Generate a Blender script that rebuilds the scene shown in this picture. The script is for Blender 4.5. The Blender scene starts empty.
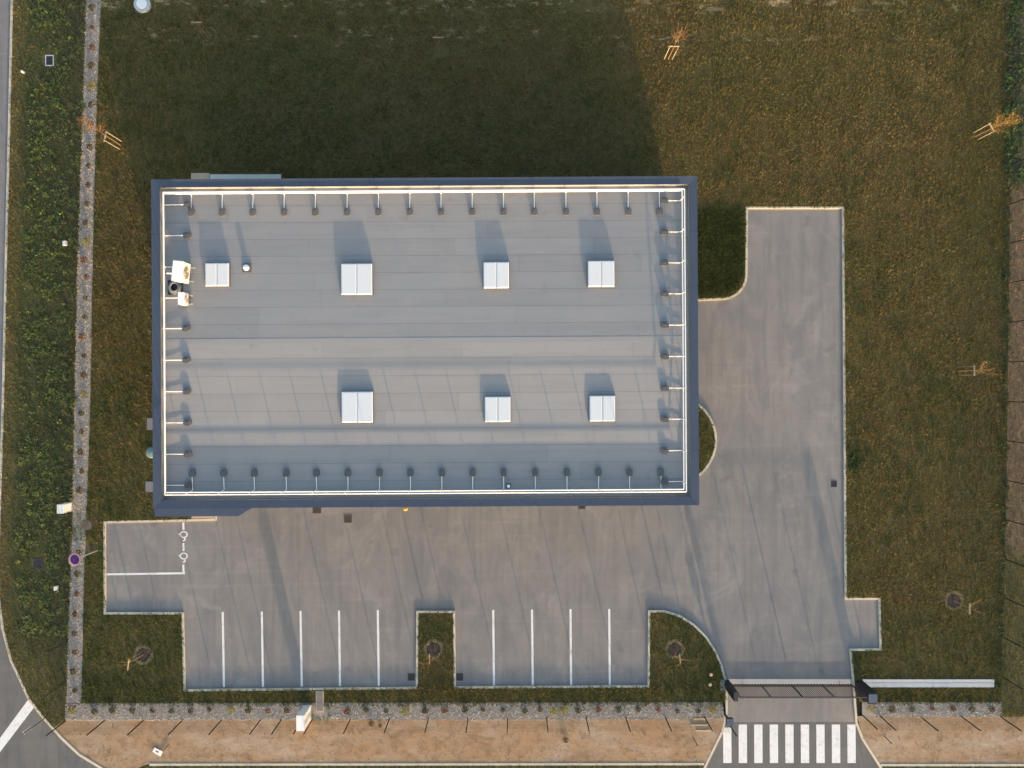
import bpy, bmesh, math, random
import numpy as np
from mathutils import Vector, Matrix

random.seed(7)
rng = np.random.default_rng(7)
sc = bpy.context.scene
C = sc.collection

# ---------------------------------------------------------------- camera
F, H = 760.0, 48.72                 # focal length in pixels, drone height in metres
cam_d = bpy.data.cameras.new('drone_camera')
cam = bpy.data.objects.new('drone_camera', cam_d); C.objects.link(cam)
cam.location = (0, 0, H); cam.rotation_euler = (0, 0, 0)
cam_d.sensor_fit = 'HORIZONTAL'; cam_d.sensor_width = 36.0; cam_d.lens = 36.0 * F / 1024
cam_d.clip_start = 0.5; cam_d.clip_end = 6000
sc.camera = cam
sc.render.resolution_x, sc.render.resolution_y = 1024, 768

# ---------------------------------------------------------------- sky and sun
SUN_EL = math.radians(7.4)
SUN_AZ = math.atan2(0.225, -1.0)    # the sun stands low beyond the bottom edge of the picture
w = bpy.data.worlds.new('World'); sc.world = w; w.use_nodes = True
nt = w.node_tree
for n in list(nt.nodes): nt.nodes.remove(n)
sky = nt.nodes.new('ShaderNodeTexSky'); sky.sky_type = 'NISHITA'; sky.sun_disc = False
sky.sun_elevation = SUN_EL; sky.sun_rotation = SUN_AZ
sky.air_density = 1.0; sky.dust_density = 3.0; sky.ozone_density = 1.1
bg = nt.nodes.new('ShaderNodeBackground'); bg.inputs['Strength'].default_value = 0.15
wo = nt.nodes.new('ShaderNodeOutputWorld')
nt.links.new(sky.outputs[0], bg.inputs[0]); nt.links.new(bg.outputs[0], wo.inputs[0])
sl = bpy.data.lights.new('sun', 'SUN'); sl.energy = 2.3; sl.angle = math.radians(0.7); sl.color = (1.0, 0.69, 0.44)
so = bpy.data.objects.new('sun', sl); C.objects.link(so)
sdir = Vector((math.sin(SUN_AZ) * math.cos(SUN_EL), math.cos(SUN_AZ) * math.cos(SUN_EL), math.sin(SUN_EL)))
so.location = sdir * 200
so.rotation_euler = sdir.to_track_quat('Z', 'Y').to_euler()
sc.view_settings.view_transform = 'Standard'; sc.view_settings.look = 'None'
sc.view_settings.exposure = 2.1; sc.view_settings.gamma = 1.0; sc.view_settings.use_curve_mapping = False

# ---------------------------------------------------------------- helpers
def U(px, py, z=0.0):
    return Vector(((px - 512) / F * (H - z), (384 - py) / F * (H - z), z))
def UP(pts, z=0.0): return [tuple(U(x, y, z)) for x, y in pts]

class MB:
    """collects boxes, prisms and tubes, then links them as ONE mesh"""
    def __init__(s): s.v = []; s.f = []
    def add(s, vs, fs):
        o = len(s.v); s.v += [tuple(v) for v in vs]; s.f += [tuple(i + o for i in f) for f in fs]; return s
    def box(s, c, d, rz=0.0, m=None):
        x, y, z = d[0] / 2, d[1] / 2, d[2] / 2
        vs = [Vector((a, b, e)) for e in (-z, z) for a, b in ((-x, -y), (x, -y), (x, y), (-x, y))]
        R = m if m is not None else Matrix.Rotation(rz, 3, 'Z')
        vs = [R @ v + Vector(c) for v in vs]
        return s.add(vs, [(3, 2, 1, 0), (4, 5, 6, 7), (0, 1, 5, 4), (1, 2, 6, 5), (2, 3, 7, 6), (3, 0, 4, 7)])
    def prism(s, poly, z0, z1):
        n = len(poly)
        area = sum(poly[i][0] * poly[(i + 1) % n][1] - poly[(i + 1) % n][0] * poly[i][1] for i in range(n))
        if area < 0: poly = poly[::-1]
        vs = [(p[0], p[1], z0) for p in poly] + [(p[0], p[1], z1) for p in poly]
        return s.add(vs, [tuple(range(n))[::-1], tuple(range(n, 2 * n))] + [(i, (i + 1) % n, n + (i + 1) % n, n + i) for i in range(n)])
    def sheet(s, poly, z):
        n = len(poly)
        area = sum(poly[i][0] * poly[(i + 1) % n][1] - poly[(i + 1) % n][0] * poly[i][1] for i in range(n))
        if area < 0: poly = poly[::-1]
        return s.add([(p[0], p[1], z) for p in poly], [tuple(range(n))])
    def tube(s, p0, p1, r0, r1=None, n=8, cap=True):
        r1 = r0 if r1 is None else r1
        p0, p1 = Vector(p0), Vector(p1); d = (p1 - p0).normalized()
        a = d.orthogonal().normalized(); b = d.cross(a)
        vs = []
        for p, r in ((p0, r0), (p1, r1)):
            for k in range(n):
                t = 2 * math.pi * k / n; vs.append(p + (a * math.cos(t) + b * math.sin(t)) * r)
        fs = [(k, (k + 1) % n, n + (k + 1) % n, n + k) for k in range(n)]
        if cap: fs += [tuple(range(n))[::-1], tuple(range(n, 2 * n))]
        return s.add(vs, fs)
    def path(s, pts, r, n=8):
        for a, b in zip(pts[:-1], pts[1:]): s.tube(a, b, r, n=n)
        return s
    def lathe(s, prof, n=20, c=(0, 0, 0)):
        vs = []; k = len(prof)
        for i in range(n):
            t = 2 * math.pi * i / n
            for r, z in prof: vs.append((c[0] + r * math.cos(t), c[1] + r * math.sin(t), c[2] + z))
        fs = [(i * k + j, ((i + 1) % n) * k + j, ((i + 1) % n) * k + j + 1, i * k + j + 1) for i in range(n) for j in range(k - 1)]
        return s.add(vs, fs)
    def mesh(s, name, mat, tri=False, smooth=False):
        me = bpy.data.meshes.new(name); me.from_pydata(s.v, [], s.f); me.update()
        bm = bmesh.new(); bm.from_mesh(me)
        if tri: bmesh.ops.triangulate(bm, faces=bm.faces[:])
        bmesh.ops.recalc_face_normals(bm, faces=bm.faces[:])
        if tri and sum(f.normal.z * f.calc_area() for f in bm.faces) < 0: bmesh.ops.reverse_faces(bm, faces=bm.faces[:])
        bm.to_mesh(me); bm.free()
        if mat: me.materials.append(mat)
        if smooth: me.polygons.foreach_set('use_smooth', [True] * len(me.polygons))
        return me
    def build(s, name, mat, parent=None, tri=False, smooth=False):
        return link(name, s.mesh(name, mat, tri, smooth), parent)

def link(name, me, parent=None, loc=None, rz=None):
    o = bpy.data.objects.new(name, me); C.objects.link(o)
    if parent is not None: o.parent = parent
    if loc is not None: o.location = loc
    if rz is not None: o.rotation_euler = (0, 0, rz)
    return o
def tag(o, label=None, cat=None, group=None, kind=None):
    if label: o['label'] = label
    if cat: o['category'] = cat
    if group: o['group'] = group
    if kind: o['kind'] = kind
    return o
def thing(name, label, cat, loc=(0, 0, 0), rz=0.0, group=None):
    return tag(link(name, None, None, loc, rz), label, cat, group)
def struct(name, mb, mat, tri=False): return tag(mb.build(name, mat, tri=tri), kind='structure')
def copy_tree(o, parent=None):
    c = o.copy(); C.objects.link(c)
    if parent is not None: c.parent = parent
    for ch in list(o.children): copy_tree(ch, c)
    return c
ONES = ['', 'first', 'second', 'third', 'fourth', 'fifth', 'sixth', 'seventh', 'eighth', 'ninth', 'tenth', 'eleventh', 'twelfth',
        'thirteenth', 'fourteenth', 'fifteenth', 'sixteenth', 'seventeenth', 'eighteenth', 'nineteenth', 'twentieth']
def ordn(n):
    if n <= 20: return ONES[n]
    t = {2: 'twenty', 3: 'thirty', 4: 'forty'}[n // 10]
    return t[:-1] + 'ieth' if n % 10 == 0 else t + '-' + ONES[n % 10]

def inside(poly, P):
    """vectorised point in polygon"""
    x, y = P[:, 0], P[:, 1]; r = np.zeros(len(P), bool); n = len(poly)
    for i in range(n):
        x0, y0 = poly[i][:2]; x1, y1 = poly[(i + 1) % n][:2]
        if y0 == y1: continue
        c = ((y0 > y) != (y1 > y)) & (x < (x1 - x0) * (y - y0) / (y1 - y0) + x0); r ^= c
    return r
def vnoise(P, scale, seed):
    """smooth value noise 0..1"""
    g = np.random.default_rng(seed).random((64, 64))
    q = P[:, :2] / scale + 1000.37; i = np.floor(q).astype(int); f = q - i; f = f * f * (3 - 2 * f)
    a = g[i[:, 0] % 64, i[:, 1] % 64]; b = g[(i[:, 0] + 1) % 64, i[:, 1] % 64]
    c = g[i[:, 0] % 64, (i[:, 1] + 1) % 64]; d = g[(i[:, 0] + 1) % 64, (i[:, 1] + 1) % 64]
    return (a * (1 - f[:, 0]) + b * f[:, 0]) * (1 - f[:, 1]) + (c * (1 - f[:, 0]) + d * f[:, 0]) * f[:, 1]
def np_mesh(name, V, T, col, mat):
    """triangles from numpy arrays with a colour for each vertex"""
    me = bpy.data.meshes.new(name)
    me.vertices.add(len(V)); me.vertices.foreach_set('co', V.astype(np.float32).ravel())
    me.loops.add(T.size); me.loops.foreach_set('vertex_index', T.astype(np.int32).ravel())
    me.polygons.add(len(T)); me.polygons.foreach_set('loop_start', np.arange(0, T.size, 3, dtype=np.int32))
    me.update(calc_edges=True)
    a = me.color_attributes.new('tint', 'FLOAT_COLOR', 'POINT')
    a.data.foreach_set('color', np.concatenate([col, np.ones((len(col), 1))], 1).astype(np.float32).ravel())
    me.materials.append(mat); me.validate()
    return me

# ---------------------------------------------------------------- materials
class NT:
    def __init__(s, name, rough=0.8, spec=0.3, metal=0.0):
        s.m = bpy.data.materials.new(name); s.m.use_nodes = True; s.t = s.m.node_tree
        s.b = s.t.nodes['Principled BSDF']
        s.b.inputs['Roughness'].default_value = rough; s.b.inputs['Specular IOR Level'].default_value = spec
        s.b.inputs['Metallic'].default_value = metal
        s.co = s.t.nodes.new('ShaderNodeTexCoord').outputs['Object']
    def n(s, t, **k):
        x = s.t.nodes.new(t)
        for a, b in k.items(): setattr(x, a, b)
        return x
    def l(s, a, b): s.t.links.new(a, b)
    def noise(s, scale, detail=4, rough=0.55, stretch=None, co=None, dist=0.0, rot=0.0):
        co = co or s.co
        if stretch:
            mp = s.n('ShaderNodeMapping'); mp.inputs['Scale'].default_value = stretch; mp.inputs['Rotation'].default_value = (0, 0, rot)
            s.l(co, mp.inputs[0]); co = mp.outputs[0]
        x = s.n('ShaderNodeTexNoise'); s.l(co, x.inputs['Vector'])
        x.inputs['Scale'].default_value = scale; x.inputs['Detail'].default_value = detail
        x.inputs['Roughness'].default_value = rough; x.inputs['Distortion'].default_value = dist
        return x.outputs[0]
    def ramp(s, f, stops):
        r = s.n('ShaderNodeValToRGB'); s.l(f, r.inputs[0]); e = r.color_ramp.elements
        while len(e) < len(stops): e.new(0.5)
        for el, (p, c) in zip(e, stops):
            el.position = p; el.color = (c, c, c, 1) if isinstance(c, (int, float)) else (*c, 1)
        return r.outputs[0]
    def mix(s, f, a, b, mode='MIX'):
        x = s.n('ShaderNodeMix', data_type='RGBA', blend_type=mode)
        for sock, v in ((x.inputs[0], f), (x.inputs[6], a), (x.inputs[7], b)):
            if isinstance(v, (int, float)): sock.default_value = v
            elif isinstance(v, tuple): sock.default_value = (*v, 1)
            else: s.l(v, sock)
        return x.outputs[2]
    def math(s, op, a, b=0.0, c=None):
        x = s.n('ShaderNodeMath', operation=op)
        for i, v in enumerate((a, b) if c is None else (a, b, c)):
            if isinstance(v, (int, float)): x.inputs[i].default_value = v
            else: s.l(v, x.inputs[i])
        return x.outputs[0]
    def col(s, c):
        if isinstance(c, tuple): s.b.inputs['Base Color'].default_value = (*c, 1)
        else: s.l(c, s.b.inputs['Base Color'])
        return s
    def bump(s, f, strength=0.3, dist=0.02):
        x = s.n('ShaderNodeBump'); x.inputs['Strength'].default_value = strength; x.inputs['Distance'].default_value = dist
        s.l(f, x.inputs['Height']); s.l(x.outputs[0], s.b.inputs['Normal']); return s

def plain(name, c, rough=0.6, metal=0.0, var=0.12, scale=6.0, spec=0.4, bump=0.0):
    t = NT(name, rough, spec, metal)
    f = t.noise(scale, 5)
    t.col(t.mix(f, tuple(x * (1 - var) for x in c), tuple(min(1, x * (1 + var)) for x in c)))
    if bump: t.bump(t.noise(scale * 8, 3), bump, 0.01)
    return t.m

def asphalt(name, base, warm, seed=0.0):
    t = NT(name, 0.88, 0.25)
    big = t.noise(0.11, 5, 0.6, dist=0.6); mid = t.noise(0.9, 5, 0.65); fine = t.noise(34, 3, 0.7)
    c = t.mix(t.ramp(big, [(0.33, 0), (0.68, 1)]), base, warm)
    c = t.mix(t.ramp(mid, [(0.3, 0.30), (0.7, 0.0)]), c, tuple(x * 0.62 for x in base))
    # tyre scuffs: long thin streaks in two directions and a few turning arcs
    s1 = t.ramp(t.noise(1.0, 3, 0.6, (2.4, 0.10, 1), rot=0.05), [(0.50, 0), (0.66, 0.30)])
    c = t.mix(s1, c, tuple(x * 0.60 for x in base))
    s2 = t.ramp(t.noise(1.0, 3, 0.6, (0.10, 2.2, 1), rot=0.02), [(0.56, 0), (0.70, 0.22)])
    c = t.mix(s2, c, tuple(x * 1.25 for x in warm))
    sw = t.noise(0.42, 4, 0.6, (1.5, 0.45, 1), dist=1.6, rot=0.25)          # worn, polished lanes
    c = t.mix(t.ramp(sw, [(0.46, 0), (0.66, 0.48)]), c, tuple(x * k for x, k in zip(base, (0.66, 0.71, 0.77))))
    c = t.mix(t.ramp(t.noise(0.30, 5, 0.7, dist=1.0), [(0.55, 0), (0.72, 0.5)]), c, tuple(x * 1.22 for x in warm))
    # oil spots
    sp = t.ramp(t.noise(0.62, 2, 0.4), [(0.70, 0), (0.78, 0.4)])
    c = t.mix(sp, c, tuple(x * 0.45 for x in base))
    c = t.mix(t.ramp(fine, [(0.3, 0.28), (0.7, 0)]), c, (0.03, 0.03, 0.03))
    t.col(c).bump(fine, 0.25, 0.006)
    return t.m

M = {}
M['asphalt'] = asphalt('asphalt', (0.232, 0.222, 0.214), (0.280, 0.258, 0.236))
M['road'] = asphalt('road_asphalt', (0.135, 0.137, 0.138), (0.17, 0.163, 0.152))
M['road_old'] = asphalt('road_asphalt_pale', (0.20, 0.20, 0.205), (0.235, 0.225, 0.22))

def paint():
    t = NT('road_paint', 0.6, 0.3)
    f = t.ramp(t.math('ADD', t.math('MULTIPLY', t.noise(3, 6, 0.7), 0.5), t.math('MULTIPLY', t.noise(28, 3, 0.7), 0.5)), [(0.34, 1), (0.47, 0)])
    t.col(t.mix(f, t.mix(t.noise(1.2, 3), (0.74, 0.74, 0.73), (0.60, 0.60, 0.59)), (0.24, 0.23, 0.22)))
    return t.m
M['paint'] = paint()
M['kerb'] = plain('kerb_concrete', (0.54, 0.48, 0.37), 0.85, var=0.1, scale=1.7, bump=0.2)
M['concrete'] = plain('pale_concrete', (0.46, 0.46, 0.45), 0.85, var=0.14, scale=2.0, bump=0.2)
M['slab'] = plain('concrete_slab', (0.52, 0.50, 0.44), 0.85, var=0.12, scale=3.0, bump=0.2)
M['beige'] = plain('beige_paving', (0.42, 0.32, 0.21), 0.85, var=0.15, scale=3.0, bump=0.2)
M['white_metal'] = plain('white_lacquered_steel', (0.80, 0.79, 0.76), 0.35, var=0.03)
M['cabinet'] = plain('white_cabinet_plastic', (0.76, 0.75, 0.71), 0.45, var=0.04)
M['coping'] = plain('blue_grey_coping', (0.050, 0.066, 0.098), 0.42, 0.0, var=0.12, scale=0.8)
M['cladding'] = plain('slate_cladding', (0.05, 0.065, 0.10), 0.5, 0.0, var=0.1)
M['upstand'] = plain('parapet_membrane', (0.24, 0.235, 0.225), 0.8, var=0.2, scale=1.5)
M['bitumen'] = plain('bitumen', (0.05, 0.05, 0.05), 0.8)
M['black_metal'] = plain('black_powder_coat', (0.018, 0.019, 0.022), 0.5, var=0.2)
M['dark_metal'] = plain('anthracite_metal', (0.035, 0.036, 0.042), 0.5, var=0.2)
M['pillar_cap'] = plain('blue_grey_cap', (0.07, 0.09, 0.125), 0.45, var=0.1)
M['galv'] = plain('galvanised_steel', (0.42, 0.43, 0.44), 0.45, 0.4, var=0.1)
M['iron'] = plain('cast_iron', (0.035, 0.035, 0.038), 0.65, 0.0, var=0.3, scale=20)
M['iron_rust'] = plain('rusty_iron', (0.085, 0.065, 0.045), 0.8, 0.0, var=0.3, scale=20)
M['grey_plate'] = plain('grey_cover', (0.16, 0.155, 0.16), 0.8, var=0.2, scale=8)
M['worn_cover'] = plain('worn_cover', (0.15, 0.12, 0.095), 0.9, var=0.4, scale=5)
M['weight'] = plain('grey_counterweight', (0.095, 0.098, 0.10), 0.8, var=0.25, scale=7)
M['skylight'] = plain('opal_skylight', (0.57, 0.60, 0.62), 0.65, var=0.03, spec=0.2)
M['seam'] = plain('skylight_bar', (0.42, 0.45, 0.47), 0.5)
M['sky_curb'] = plain('skylight_kerb', (0.10, 0.105, 0.11), 0.7)
M['ac_body'] = plain('ac_casing', (0.70, 0.67, 0.60), 0.45, var=0.05)
M['ac_grille'] = plain('ac_grille', (0.16, 0.14, 0.10), 0.6)
M['pipe'] = plain('pipe_lagging', (0.20, 0.22, 0.22), 0.6, var=0.3)
M['wood'] = plain('pale_stake_wood', (0.38, 0.31, 0.19), 0.8, var=0.2, scale=5)
M['wood_grey'] = plain('weathered_stake', (0.13, 0.11, 0.065), 0.85, var=0.2, scale=5)
M['plank'] = plain('plank_wood', (0.46, 0.34, 0.20), 0.85, var=0.2, scale=5)
M['bark'] = plain('young_bark', (0.22, 0.12, 0.06), 0.9, var=0.2)
M['mulch'] = plain('dark_mulch', (0.045, 0.032, 0.030), 0.95, var=0.5, scale=12, bump=0.8)
M['orange'] = plain('amber_lens', (0.85, 0.42, 0.05), 0.25)
M['sign_blue'] = plain('sign_violet_blue', (0.10, 0.045, 0.22), 0.4, var=0.04)
M['sign_red'] = plain('sign_red', (0.50, 0.06, 0.09), 0.4, var=0.04)
M['sign_white'] = plain('sign_pale', (0.72, 0.62, 0.66), 0.4, var=0.04)
M['pink'] = plain('faded_pink_board', (0.85, 0.58, 0.52), 0.6, var=0.2, scale=8)
M['teal'] = plain('teal_plastic', (0.12, 0.20, 0.19), 0.7)
M['stone_mat'] = None

def tint_mat(name, rough=0.9, var=0.25, trans=0.0):
    t = NT(name, rough, 0.12)
    a = t.n('ShaderNodeVertexColor', layer_name='tint').outputs[0]
    c = t.mix(t.math('MULTIPLY', t.noise(22, 2), var), a, (0.02, 0.02, 0.01))
    t.col(c)
    if trans:
        d = t.n('ShaderNodeBsdfTranslucent'); t.l(a, d.inputs[0])
        mx = t.n('ShaderNodeMixShader'); mx.inputs[0].default_value = trans
        out = t.t.nodes['Material Output']; t.l(t.b.outputs[0], mx.inputs[1]); t.l(d.outputs[0], mx.inputs[2]); t.l(mx.outputs[0], out.inputs[0])
    return t.m
M['blade'] = tint_mat('grass_blades', trans=0.25)
M['leaf'] = tint_mat('leaves', trans=0.25, var=0.2)
M['stone'] = tint_mat('stones', var=0.3)

def turf(name, cols, scale=0.35):
    t = NT(name, 0.95, 0.1)
    a = t.noise(scale, 5, 0.6); b = t.noise(2.6, 5, 0.7); f = t.noise(17, 4, 0.75)
    c = t.mix(t.ramp(a, [(0.36, 0), (0.64, 1)]), cols[0], cols[1])
    c = t.mix(t.ramp(b, [(0.42, 0), (0.66, 0.8)]), c, cols[2])
    c = t.mix(t.ramp(f, [(0.32, 0.65), (0.62, 0.0)]), c, tuple(x * 0.35 for x in cols[0]))
    if len(cols) > 3:                                   # bare sandy scrapes near the far edge of the plot
        sp = t.n('ShaderNodeSeparateXYZ'); t.l(t.co, sp.inputs[0])
        for y0, wd, lo in ((24.4, 0.9, 0.53), (22.3, 1.2, 0.56)):
            band = t.math('SUBTRACT', 1.0, t.math('MINIMUM', 1.0, t.math('DIVIDE', t.math('ABSOLUTE', t.math('SUBTRACT', sp.outputs[1], y0)), wd)))
            m = t.math('MULTIPLY', band, t.ramp(t.noise(1.5, 8, 0.78, (0.45, 1.1, 1)), [(lo, 0), (lo + 0.07, 1)]))
            c = t.mix(m, c, cols[3])
    t.col(c).bump(t.math('ADD', f, b), 1.0, 0.06)
    return t.m
M['lawn'] = turf('lawn_turf', [(0.142, 0.113, 0.044), (0.166, 0.116, 0.050), (0.115, 0.104, 0.038), (0.50, 0.36, 0.20)])
M['verge'] = turf('verge_turf', [(0.130, 0.118, 0.052), (0.145, 0.126, 0.056), (0.115, 0.112, 0.048)])
M['waste'] = turf('waste_ground', [(0.23, 0.165, 0.105), (0.17, 0.145, 0.07), (0.28, 0.20, 0.135)])
M['field'] = turf('field', [(0.075, 0.070, 0.03), (0.085, 0.075, 0.04), (0.06, 0.065, 0.03)])

def soil():
    t = NT('bare_soil', 0.95, 0.1)
    a = t.noise(0.28, 5, 0.62, (1, 1.6, 1)); b = t.noise(1.7, 6, 0.7); f = t.noise(26, 4, 0.7)
    c = t.mix(t.ramp(a, [(0.34, 0), (0.64, 1)]), (0.35, 0.26, 0.175), (0.36, 0.225, 0.125))
    c = t.mix(t.ramp(b, [(0.48, 0), (0.68, 0.75)]), c, (0.22, 0.135, 0.07))
    c = t.mix(t.ramp(t.noise(0.45, 6, 0.7, (0.6, 1.2, 1)), [(0.50, 0), (0.66, 0.85)]), c, (0.42, 0.34, 0.255))
    c = t.mix(t.ramp(t.noise(0.33, 5, 0.7, (0.7, 1.4, 1), dist=0.5), [(0.54, 0), (0.70, 0.7)]), c, (0.20, 0.135, 0.08))
    c = t.mix(t.ramp(f, [(0.34, 0.3), (0.6, 0)]), c, (0.14, 0.095, 0.055))
    t.col(c).bump(t.math('ADD', t.math('MULTIPLY', f, 0.6), b), 0.8, 0.05)
    return t.m
M['soil'] = soil()
def gravel_base():
    t = NT('gravel_bed', 0.95, 0.1)
    v = t.n('ShaderNodeTexVoronoi'); t.l(t.co, v.inputs[0]); v.inputs['Scale'].default_value = 16
    t.col(t.mix(t.ramp(v.outputs['Distance'], [(0.1, 0), (0.6, 1)]), (0.40, 0.36, 0.31), (0.27, 0.24, 0.205)))
    return t.m
M['gravel'] = gravel_base()

def membrane():
    t = NT('roof_membrane', 0.75, 0.3)
    oi = t.n('ShaderNodeObjectInfo').outputs['Random']
    c = t.mix(oi, (0.232, 0.235, 0.238), (0.262, 0.264, 0.266))
    c = t.mix(t.ramp(t.noise(0.22, 5, 0.65, dist=0.8), [(0.4, 0), (0.7, 0.45)]), c, (0.30, 0.288, 0.268))
    c = t.mix(t.ramp(t.noise(1.0, 5, 0.7, (0.15, 2.2, 1)), [(0.5, 0), (0.72, 0.4)]), c, (0.188, 0.188, 0.188))
    c = t.mix(t.ramp(t.noise(1.1, 6, 0.7), [(0.60, 0), (0.74, 0.4)]), c, (0.175, 0.17, 0.16))
    f = t.noise(40, 3, 0.7)
    c = t.mix(t.ramp(f, [(0.3, 0.18), (0.6, 0)]), c, (0.1, 0.1, 0.1))
    t.col(c).bump(f, 0.12, 0.004)
    return t.m
M['membrane'] = membrane()

# ---------------------------------------------------------------- ground, roads, lawns
ZL = 0.075      # level of the lawns above the asphalt
struct('ground', MB().sheet([(-1500, -1500), (1500, -1500), (1500, 1500), (-1500, 1500)], -0.03), M['field'])

def arc(cx, cy, r, a0, a1, n):      # in pixels, degrees, y down
    return [(cx + r * math.cos(math.radians(a0 + (a1 - a0) * k / n)), cy + r * math.sin(math.radians(a0 + (a1 - a0) * k / n))) for k in range(n + 1)]
ROAD_EDGE = [(17, -120), (13, 0), (10, 130), (7, 260), (4, 400), (1, 500), (-1, 560), (0, 600), (4, 630), (12, 660), (20, 677), (30, 699),
             (45, 718), (62, 737), (80, 754), (103, 768), (135, 784), (190, 800)]
GRAV_R = [(105, -120), (101, 0), (97, 100), (94, 200), (92, 300), (90.5, 400), (87, 500), (83.5, 600), (81.5, 703)]
GRAV_L = [(90, -120), (86.5, 0), (83.5, 100), (80, 200), (77, 300), (75, 400), (73, 500), (70, 600), (66.5, 703), (66, 720)]
NOSE = arc(746 - 24, 275, 24, 0, 90, 6)                       # rounded lawn corner by the building
ISLE = [(649, 611), (664, 611), (680, 616), (694, 625), (706, 637), (715, 651), (721, 665), (725, 680)]
LOT_W = [(216, 489), (216, 519.5), (105, 522), (105.5, 613), (183, 613), (185, 690), (417, 687.5), (417.5, 611.5), (454, 611.5), (455, 687), (648.5, 686)] + ISLE
DRIVE_L = [(726, 683), (726.5, 712), (722, 731), (704, 768), (690, 798)]
DRIVE_R = [(853, 683), (856, 722), (862, 738), (881, 768), (896, 790)]
LOT_E = [(660, 300.5)] + NOSE[::-1] + [(746.5, 208), (842.6, 208), (845.3, 598.5), (879, 598.5), (880, 649), (850, 649.5), (853, 683)]

lot = LOT_W + DRIVE_L[:2] + [(725, 722), (856, 722)] + [(853, 683)] + LOT_E[::-1][1:]
struct('car_park_asphalt', MB().sheet([p[:2] for p in UP(lot)], 0.0), M['asphalt'], tri=True)
struct('entrance_road', MB().sheet([p[:2] for p in UP([(725, 722.05), (722, 731), (704, 768), (690, 798), (896, 798), (881, 768), (862, 738), (856, 722.05)])], 0.0), M['road'], tri=True)
west_road = ROAD_EDGE[:9] + [(-140, 630), (-140, -120)]
struct('side_road', MB().sheet([p[:2] for p in UP(west_road)], 0.0), M['road_old'], tri=True)
sw = ROAD_EDGE[8:] + [(190, 900), (-140, 900), (-140, 630.05)]
struct('junction_road', MB().sheet([p[:2] for p in UP(sw)], 0.0), M['road'], tri=True)
struct('front_road', MB().sheet([p[:2] for p in UP([(190.05, 800), (1200, 798), (1200, 900), (190.05, 900)])], 0.0), M['road'], tri=True)

lawn_main = [(81.5, 703)] + GRAV_R[::-1][1:] + [(1019, -120), (1010, 200), (1007, 440), (1004, 600), (1001, 702)] + \
    [(860, 702), (854, 690), (853, 683), (850, 649.5), (880, 649), (879, 598.5), (845.3, 598.5), (842.6, 208), (746.5, 208)] + NOSE + \
    [(640, 300.5), (640, 230), (216, 230)] + LOT_W[1:] + [(726, 690), (726, 703)]
WL = [p[:2] for p in UP(lawn_main, ZL)]
def raised(name, poly, mat):
    return struct(name, MB().sheet([p[:2] for p in poly], poly[0][2]), mat, tri=True)
raised('lawn', UP(lawn_main, ZL), M['lawn'])
semi = arc(671.5, 440, 44.2, -90, 90, 18)
raised('lawn', UP(semi, ZL), M['lawn'])
verge = ROAD_EDGE[:11] + [(30, 699), (45, 718), (54, 728), (66, 720)] + GRAV_L[::-1][1:]
raised('verge', UP(verge, 0.09), M['verge'])
SOIL1 = [(54, 728), (62, 737), (80, 754), (103, 768), (118, 776), (150, 763.5), (705.5, 763), (721, 733), (724.5, 719.2), (66, 720)]
SOIL2 = [(857, 716), (863, 738), (879, 764), (1100, 764), (1100, 717)]
raised('soil_strip', UP(SOIL1, 0.08), M['soil']); raised('soil_strip', UP(SOIL2, 0.08), M['soil'])
GR1 = GRAV_L + GRAV_R[::-1]
GR2 = [(81.55, 703.05), (318, 703.05), (318, 720), (66.05, 720), (66.55, 703.05)]
GR2 = [(66.55, 703.05), (722, 702.05), (725, 718.95), (66.05, 719.95)]
GR3 = [(862, 702.05), (1001, 702.05), (1000, 716.95), (862, 716.95)]
for g in (GR1, GR2, GR3): raised('gravel_bed', UP(g, 0.085), M['gravel'])
FS1 = [(118, 777), (150, 764.5), (704.5, 764), (690, 796), (190, 798)]
FS2 = [(880, 765), (1100, 765), (1100, 796), (897, 796)]
raised('grass_strip', UP(FS1, 0.07), M['verge']); raised('grass_strip', UP(FS2, 0.07), M['verge'])
EASTG = [(1019.05, -120), (1010.05, 200), (1007.05, 440), (1004.05, 600), (1001.05, 702), (1000.05, 716.9), (1100, 716.9), (1140, -120)]
raised('waste_ground', UP([(1019.05, -120), (1010.05, 200), (1007.05, 440), (1005.05, 545), (1018, 560), (1030, 548), (1050, 556), (1110, 550), (1140, -120)], 0.09), M['waste'])
raised('rough_grass', UP([(1005.03, 545.1), (1004.05, 600), (1001.05, 702), (1000.05, 716.9), (1100, 716.9), (1110, 550.1), (1050, 556.1), (1030, 548.1), (1018, 560.1)], 0.09), M['verge'])

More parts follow.
